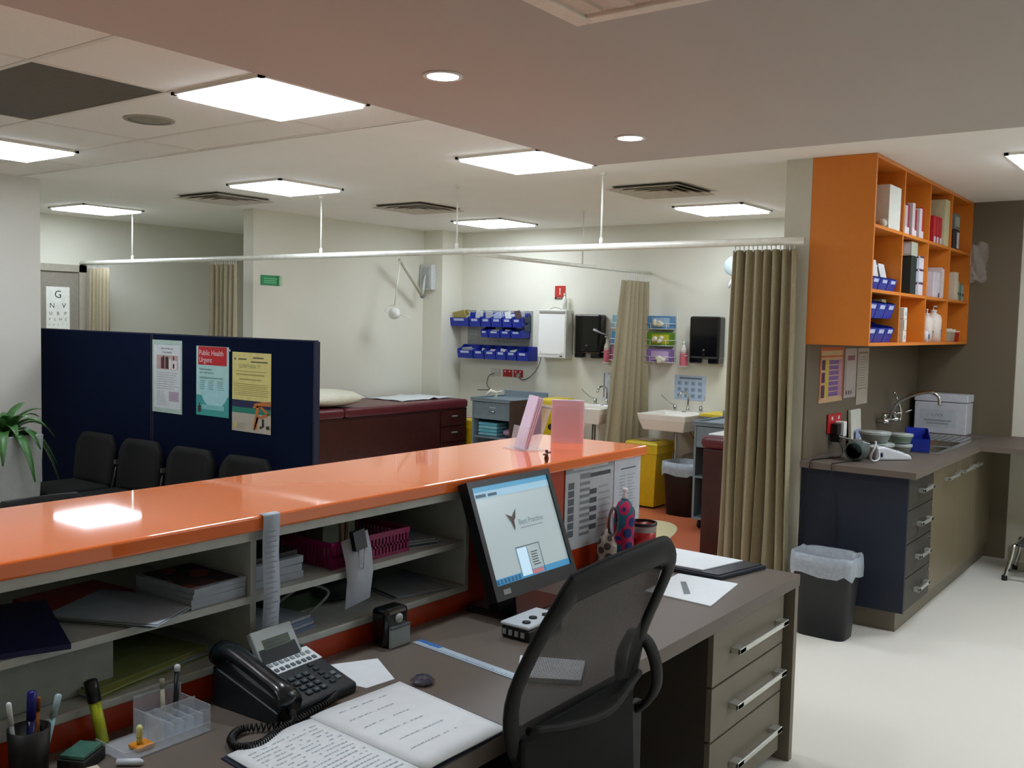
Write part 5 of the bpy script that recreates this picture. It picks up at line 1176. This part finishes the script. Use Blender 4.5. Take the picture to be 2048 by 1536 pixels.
obj('body', MB().prism([T @ Vector(p) for p in ((-.11, -.055, 0), (-.11, -.055, .075), (-.06, -.055, .08), (.11, -.055, .03), (.12, -.055, 0))], (0, 0, 0), T.to_3x3() @ Vector((0, .11, 0))), M('D2D6DA', .35), bp_, bevel=.012, seg=3)
Td = T @ Matrix.Translation((-.06, -.04, .081)) @ Matrix.Rotation(.28, 4, 'Y')
obj('display', MB().box(.0, .085, .005, .06, 0, .003, Td), M('6C7470', .2), bp_)
obj('button', MB().lathe([(.014, -.002), (.012, .006)], T @ Vector((-.075, -.058, .035)), 14, 'y'), M('1C2258', .4), bp_, True)
for k in range(3): obj('key', MB().box(.10+.016*k, .112+.016*k, .012, .05, 0, .004, Td), M('9AA2A8', .4), bp_)
cf = thing('pressure_cuff', 'coiled grey cuff and pale tube beside the blood pressure monitor', 'cuff', (5.6, 1.75, .9))
obj('cuff', MB().lathe([(.055, -.06), (.06, 0), (.055, .06), (.045, .06), (.045, -.06)], (5.60, 1.70, .962), 20, 'x'), M('59635F', .7), cf, True)
obj('flap', MB().prism([(5.56, 1.66, 1.012), (5.70, 1.66, .99), (5.72, 1.80, 1.0), (5.58, 1.80, 1.03)], (0, 0, 0), (0, 0, .006)), M('C4C8C8', .6), cf)
lo = [Vector((5.60, 1.60, .963)) + Vector((.055*math.cos(a), .012*math.sin(2*a), .055*math.sin(a))) for a in [2*PI*k/24 for k in range(25)]]
obj('tube', MB().tube(lo, .006, 6), M('C9CDCC', .4), cf, True)
def bowl(label, x, y, z, r_, h_, col):
    t = thing('plastic_tub', label, 'tub', (x, y, z)); obj('tub', MB().lathe([(r_*.8, 0), (r_*.98, h_*.8), (r_*1.04, h_*.82), (r_*1.04, h_)], (x, y, z), 24), M(col, .3), t, True)
    obj('lid', MB().lathe([(r_*1.05, h_), (r_*1.05, h_+.006), (r_*.3, h_+.008)], (x, y, z), 24), M('A8B0AC', .25), t, True)
bowl('pale oval tub at the bottom of the stack on the worktop', 6.02, 1.70, .9005, .085, .06, 'BCC4C0')
bowl('pale tub topmost of the left stack on the worktop', 6.00, 1.72, .9750, .09, .055, 'AEB6B2')
bowl('greenish tub lowest beside the blue scoop bin', 6.20, 1.62, .9005, .065, .045, 'B4C0B8')
bowl('greenish tub topmost beside the blue scoop bin', 6.20, 1.62, .9600, .068, .05, '9CB09E')
bb = bin_('blue scoop bin lying on the worktop beside the tubs', 0, 0, .13, .13, .2, grp='loose blue bin on worktop', card=False)
bb.location = (6.52, 1.66, .9062); bb.rotation_euler = (0, 0, .35); bb.location = (6.46, 1.60, .906)
del bb['group']
# three notices on the splashback
t, o1 = poster('colour_chart', 'orange-bordered coloured chart, leftmost on the splashback', 'notice', (5.60, yy, 1.21), NY, .42, .33, M('C9A880', .5))
rects([(0, .02, .018, .31), (.0, .27, .42, .28), (0, .31, .42, .33), (.40, .02, .42, .31)], o1, *NY, M('C4643A', .6), t); rects([(.06, .285, .36, .305)], o1, *NY, M('C4B48A', .6), t, off=.0012)
rects([(.16, .035+i*.032, .33, .060+i*.032) for i in range(7)], o1, *NY, M('7A5A96', .6), t); rects([(.03, .03, .09, .105), (.03, .12, .09, .18), (.03, .195, .09, .255)], o1, *NY, M('54304A', .6), t)
rects([(.10, .03, .145, .255)], o1, *NY, M('C8BC3C', .6), t); rects([(.335, .03, .395, .255)], o1, *NY, M('B58AA0', .6), t)
t, o1 = poster('portrait_notice', 'plain pale notice, middle of three on the splashback', 'notice', (6.05, yy, 1.22), NY, .23, .31, M('B5AAA6', .5))
rects([(.05, .235, .19, .265)], o1, *NY, M('8A5A62', .6), t); rects([(.03, .02, .06, .045), (.08, .02, .11, .045), (.13, .02, .15, .045)], o1, *NY, M('5C5250', .6), t); rects([(.02, .05, .026, .25)], o1, *NY, M('6A5E58', .6), t)
t, o1 = poster('landscape_notice', 'pale boxed notice, right of three on the splashback and hanging lowest', 'notice', (6.30, yy, 1.165), NY, .235, .365, M('B9B0A2', .5))
rects([(.02, .1, .025, .34), (.2, .1, .205, .34), (.02, .1, .205, .105), (.02, .33, .205, .34)], o1, *NY, M('8A8070', .6), t); rects(lines(.04, .19, .12, .32, 12, .35), o1, *NY, M('9A9286', .6), t)

# orange shelving
sv = thing('orange_shelving', 'orange open pigeonhole wall shelving above the kitchenette', 'wall shelf', (6.5, 1.78, 1.58))
DXS = [5.38, 5.955, 6.545, 7.13, XE-.004]; SB = (1.575, 1.873, 2.225, 2.578); SY0, SY1 = 1.60, KY-.001
obj('side_panel', B(DXS[0], DXS[0]+.02, SY0, SY1, 1.56, 2.598), ORANGE2, sv); obj('side_panel', B(DXS[4]-.018, DXS[4], SY0, SY1, 1.56, 2.598), ORANGE2, sv)
obj('base_board', B(DXS[0]+.02, DXS[4]-.018, SY0, SY1, 1.56, 1.578), ORANGE2, sv); obj('top_board', B(DXS[0]+.02, DXS[4]-.018, SY0, SY1, 2.578, 2.598), ORANGE2, sv)
obj('back_board', B(DXS[0]+.02, DXS[4]-.018, SY1-.012, SY1, 1.578, 2.578), ORANGE2, sv)
for x in DXS[1:4]: obj('upright', B(x-.009, x+.009, SY0+.001, SY1-.012, 1.578, 2.578), ORANGE2, sv)
for i in range(4):
    for z in (1.873, 2.225): obj('shelf', B(DXS[i]+(.02 if i == 0 else .009), DXS[i+1]-(.018 if i == 3 else .009), SY0+.003, SY1-.012, z-.018, z), ORANGE2, sv)
def carton(label, x0, x1, z0, h_, col, y0=1.63, dep=.2, deco=None, cat='box', name='carton'):
    t = thing(name, label, cat, ((x0+x1)/2, y0, z0)); obj('box', B(x0, x1, y0, y0+dep, z0+.0006, z0+h_), M(col, .55), t, bevel=.003)
    for c, u0, v0, u1, v1 in (deco or []): rects([(u0*(x1-x0), v0*h_, u1*(x1-x0), v1*h_)], (x0, y0, z0), *NY, M(c, .55), t); 
    return t
z0, z1, z2 = 1.578, 1.873, 2.225
def sdeco(t, x, ys_, zs_, col, name='side_print'):       # flat print on the face that looks toward -X
    rects([(0, 0, ys_[1]-ys_[0], zs_[1]-zs_[0])], (x, ys_[1], zs_[0]), *NX, M(col, .55), t, name)
t = carton('large white carton in the top left pigeonhole', 5.70, 5.93, z2, .25, 'D2D2C8', 1.615, .27)
sdeco(t, 5.70, (1.70, 1.76), (z2+.13, z2+.2), '9A8C88')
tag(obj('cloth_ball', MB().ell((5.66, 1.64, z2+.0265), .028, .028, .026), M('C8C4B4', .8), None, True), 'small crumpled white packet at the foot of the large white carton', 'packet')
cols = ['B8A8A8', '8E2A3A', 'C8BCBC', '9C2430', 'CEC4C6', 'B82028']
for i, c in enumerate(cols):
    t = carton('%s packet from the left in the top second pigeonhole' % ordn[i], 6.03+i*.083, 6.085+i*.083, z2, .17+.03*((i*7) % 3)/2, c, 1.615+.01*(i % 2), .20, [('DCD0D4', .1, .02, .9, .25)], name='packet', cat='packet')
    sdeco(t, 6.03+i*.083, (1.64, 1.80), (z2+.01, z2+.05), 'CFC4CA')
t = carton('tall cream box in the top third pigeonhole', 6.98, 7.10, z2, .31, 'C4BC96', 1.61, .14)
t = thing('dark_bottle', 'brown bottle left of the tall cream box', 'bottle', (6.80, 1.83, z2)); obj('bottle', MB().lathe([(.035, 0), (.035, .2), (.015, .25), (.015, .32)], (6.80, 1.85, z2+.0006), 16), M('5A5230', .3), t, True); obj('label_card', MB().lathe([(.0355, .05), (.0355, .15)], (6.80, 1.85, z2), 16, cap=False), M('B4B088', .5), t, True)
for i in range(3): carton('red packet, %s from the left in the top third pigeonhole' % ordn[i], 6.74+i*.078, 6.79+i*.078, z2, .18, 'B81C26', 1.62, .16, [('D0C4CA', 0, 0, 1, .25)], name='packet', cat='packet')
t = carton('dark grey mixed carton in the top right pigeonhole, uppermost', 7.30, 7.46, z2+.142, .11, '6A7268', 1.62, .18, [('9EA49C', .1, .2, .9, .8)]); sdeco(t, 7.30, (1.64, 1.78), (z2+.16, z2+.23), '8E968C')
t = carton('dark carton at the bottom of the top right pigeonhole', 7.30, 7.46, z2, .14, '35282A', 1.62, .18, [('C4BEC0', .5, .1, .95, .9)]); sdeco(t, 7.30, (1.64, 1.78), (z2+.07, z2+.11), '8A8A80')
bagm = M('E2DAD8', .10, noise=0, alpha=.2)
mb = MB(); R = []
for k in range(10):
    q = k/9; R.append([(7.70+.13*math.cos(a)*(.45+.75*math.sin(PI*q*.9))*(1+.16*math.sin(a*5+k*.9)), 1.53+.045*math.sin(a)*(1+.3*math.sin(a*4+k)), 2.02+.27*q+.012*math.sin(a*3+k)) for a in [2*PI*i/22 for i in range(22)]])
tag(obj('plastic_bag', MB().loft(R, cap=False), bagm, None, False), 'crinkled clear plastic bag hanging off the right end of the shelving', 'plastic bag')
# middle row
for i in range(3):
    b_ = bin_('blue bin of envelopes, %s from the left in the middle left pigeonhole' % ordn[i], 0, 0, .155, .11, .2, grp='blue bins in the middle left pigeonhole'); b_.location = (5.52+i*.165, 1.815, z1+.001); b_.rotation_euler = (0, 0, PI/2)
    t = thing('envelopes', 'white envelopes standing in the %s blue bin of the middle left pigeonhole' % ordn[i], 'envelopes', (5.52+i*.165, 1.70, z1+.005))
    for j in range(4):
        T = Matrix.Translation((5.52+i*.165+random.uniform(-.008, .008), 1.655+j*.035, z1+.006)) @ Matrix.Rotation(-.22+random.uniform(-.05, .05), 4, 'X') @ Matrix.Rotation(random.uniform(-.12, .12), 4, 'Y')
        obj('envelope', MB().box(-.06, .06, 0, .004, 0, .185-.012*i, T), M('CCCDCC', .6), t)
t = carton('tall dark green box with yellow print in the second column', 6.24, 6.36, z1, .235, '1E2A28', 1.62, .26)
for k in range(5): sdeco(t, 6.24, (1.72, 1.87), (z1+.01+k*.045, z1+.04+k*.045), '9A9A52')
t = carton('grey-green box laid on the tall dark box', 6.23, 6.37, z1+.2361, .085, 'A9AC9C', 1.62, .26); sdeco(t, 6.23, (1.63, 1.67), (z1+.25, z1+.31), 'C6C6CC')
for k in range(3): t = carton('white medicine box with dark band, %s from the bottom in the second column' % ordn[k], 6.43, 6.53, z1+k*.083, .0815, 'D2D0D8', 1.62, .14, [('5A3A4C', 0, .86, 1, 1)]); sdeco(t, 6.43, (1.63, 1.76), (z1+k*.083+.068, z1+k*.083+.0812), '4A3444')
carton('slim pale box between the tall dark box and medicine boxes', 6.375, 6.42, z1, .21, 'B4C4CA', 1.64, .12)
for k in range(3): carton('white folder standing in the third column, %s from the left' % ordn[k], 6.80+k*.062, 6.84+k*.062, z1, .17, 'D0C8CE', 1.62, .18, [('2C2A5A', .1, .03, .9, .2)] if k == 2 else None, name='folder', cat='folder')
t = carton('white folder with red top edge in the third column', 7.02, 7.08, z1, .21, 'CFC0BC', 1.62, .2, [('C8301C', 0, .95, 1, 1)])
t = carton('red folder behind the white ones of the third column', 6.70, 7.01, z1, .2, 'C03A20', 1.84, .08, name='folder', cat='folder')
carton('pink box standing on the red-topped folders of the third column', 6.90, 7.0, z1+.2106, .11, 'C89A98', 1.84, .09)
carton('cream box in the right middle pigeonhole', 7.42, 7.50, z1, .20, 'CFC0A8', 1.62, .2)
for k, (c, hh) in enumerate((('B8B49C', .14), ('6E8A6C', .13), ('9A9EA0', .12))): carton('%s narrow carton right of the cream box' % ordn[k], 7.52+k*.078, 7.58+k*.078, z1, hh, c, 1.63, .16, [('3E4A3A', 0, .3, 1, .45)])
# bottom row
for r_ in range(2):
    for i in range(3):
        b_ = bin_('blue bin, %s from the left in the %s layer of the bottom left pigeonhole' % (ordn[i], ('lower', 'upper')[r_]), 0, 0, .165, .136, .26, grp='blue bins in the bottom left pigeonhole'); b_.location = (5.495+i*.172, 1.875, z0+.001+r_*.1375); b_.rotation_euler = (0, 0, PI/2)
tag(obj('papers', MB().box(5.44, 5.53, 1.66, 1.78, z0+.1435, z0+.27, None), M('C9C8B8', .6)), 'white papers in the upper blue bin of the bottom left pigeonhole', 'papers')
tag(obj('leaflets', MB().box(5.80, 5.88, 1.66, 1.76, z0+.1435, z0+.25, None), M('B9C49C', .6)), 'green-edged leaflets in the right upper blue bin of the bottom left pigeonhole', 'papers')
for k in range(3): carton('small white box, %s from the bottom of the bottom second pigeonhole' % ordn[k], 6.13, 6.20, z0+k*.071, .070, 'D8D6CA', 1.62, .16, [('3E5A2C', 0, .1, .12, .9)] if k == 1 else [('A8A8B0', .3, .3, .7, .6)])
def pump(label, x, y, r_, h_, spout):
    t = thing('pump_bottle', label, 'pump bottle', (x, y, z0)); c = (x, y, z0+.0006)
    obj('bottle', MB().lathe([(r_, 0), (r_, h_*.62), (r_*.85, h_*.72), (r_*.35, h_*.78), (r_*.35, h_*.82)], c, 20), M('E6DCD2', .35), t, True)
    obj('pump', MB().lathe([(r_*.42, h_*.82), (r_*.42, h_*.86), (.005, h_*.87), (.005, h_*.96)], c, 12).tube([(x, y, z0+h_*.97), (x+spout, y-.01, z0+h_*.97)], .007, 6), M('E2DAD2', .4), t, True)
    rects([(-r_*.4, h_*.3, r_*.4, h_*.33), (-r_*.3, h_*.15, r_*.2, h_*.18), (.0, h_*.2, r_*.35, h_*.3)], (x, y-r_, z0), *NY, M('5A5260', .5), t, off=.001)
pump('slimmer white pump bottle in the bottom third pigeonhole', 6.855, 1.665, .042, .22, -.04)
pump('larger white pump bottle with wide spout in the bottom third pigeonhole', 7.045, 1.67, .055, .25, .05)
t = thing('small_jar', 'small white jar with a blue mark left of the pump bottles', 'jar', (6.74, 1.64, z0)); obj('jar', MB().lathe([(.022, 0), (.022, .06), (.018, .07)], (6.74, 1.64, z0+.0006), 14), M('D8D8DC', .4), t, True); obj('mark', B(6.73, 6.75, 1.6165, 1.618, z0+.02, z0+.05), M('2A3A6A', .5), t)
for k, (c, h_, lab) in enumerate((('C8C4B0', .085, 'cream tub'), ('C4B8A4', .08, 'beige tub'), ('C83428', .07, 'red-labelled jar'))):
    t = thing('tub', '%s in the bottom right pigeonhole' % lab, 'tub', (7.33+k*.125, 1.66, z0)); obj('tub', MB().lathe([(.042, 0), (.046, h_*.8), (.048, h_*.8), (.048, h_)], (7.33+k*.125, 1.66, z0+.0006), 18), M(c, .4), t, True)
    obj('lid', MB().lathe([(.049, h_), (.049, h_+.008)], (7.33+k*.125, 1.66, z0), 18), M('D4CEC0', .4), t, True)

# step stool
ss = thing('step_stool', 'chrome-legged low step stool at the right picture edge', 'step stool', (7.45, .95, 0))
x0, x1, y0, y1 = 7.12, 7.46, .62, 1.12; zt = .235
for y in (y1, y0):
    obj('leg', MB().tube(bezier([(x0-.02, y+(.03 if y == y1 else -.03), 0.012), (x0, y, .15), (x0+.015, y-.01*(1 if y == y1 else -1), zt-.01), (x0+.06, y-.02*(1 if y == y1 else -1), zt), (x1-.06, y-.02*(1 if y == y1 else -1), zt), (x1-.015, y, zt-.01), (x1, y, .15), (x1+.02, y+(.03 if y == y1 else -.03), .012)], 40), .013, 10), CHROME, ss, True)
    for x in (x0-.02, x1+.02): obj('rubber_foot', MB().lathe([(.018, 0), (.018, .03), (.014, .035)], (x, y+(.03 if y == y1 else -.03), 0), 12), BLACK, ss, True)
obj('tread', B(x0+.01, x1-.01, y0+.03, y1-.03, zt-.005, zt+.02), M('3E443E', .7, bump=.4), ss, bevel=.008)
obj('brace', MB().tube([(x0-.012, y1+.01, .07), (x0-.012, y0-.01, .07)], .012, 8), STEEL, ss, True)
bpy.context.view_layer.update()
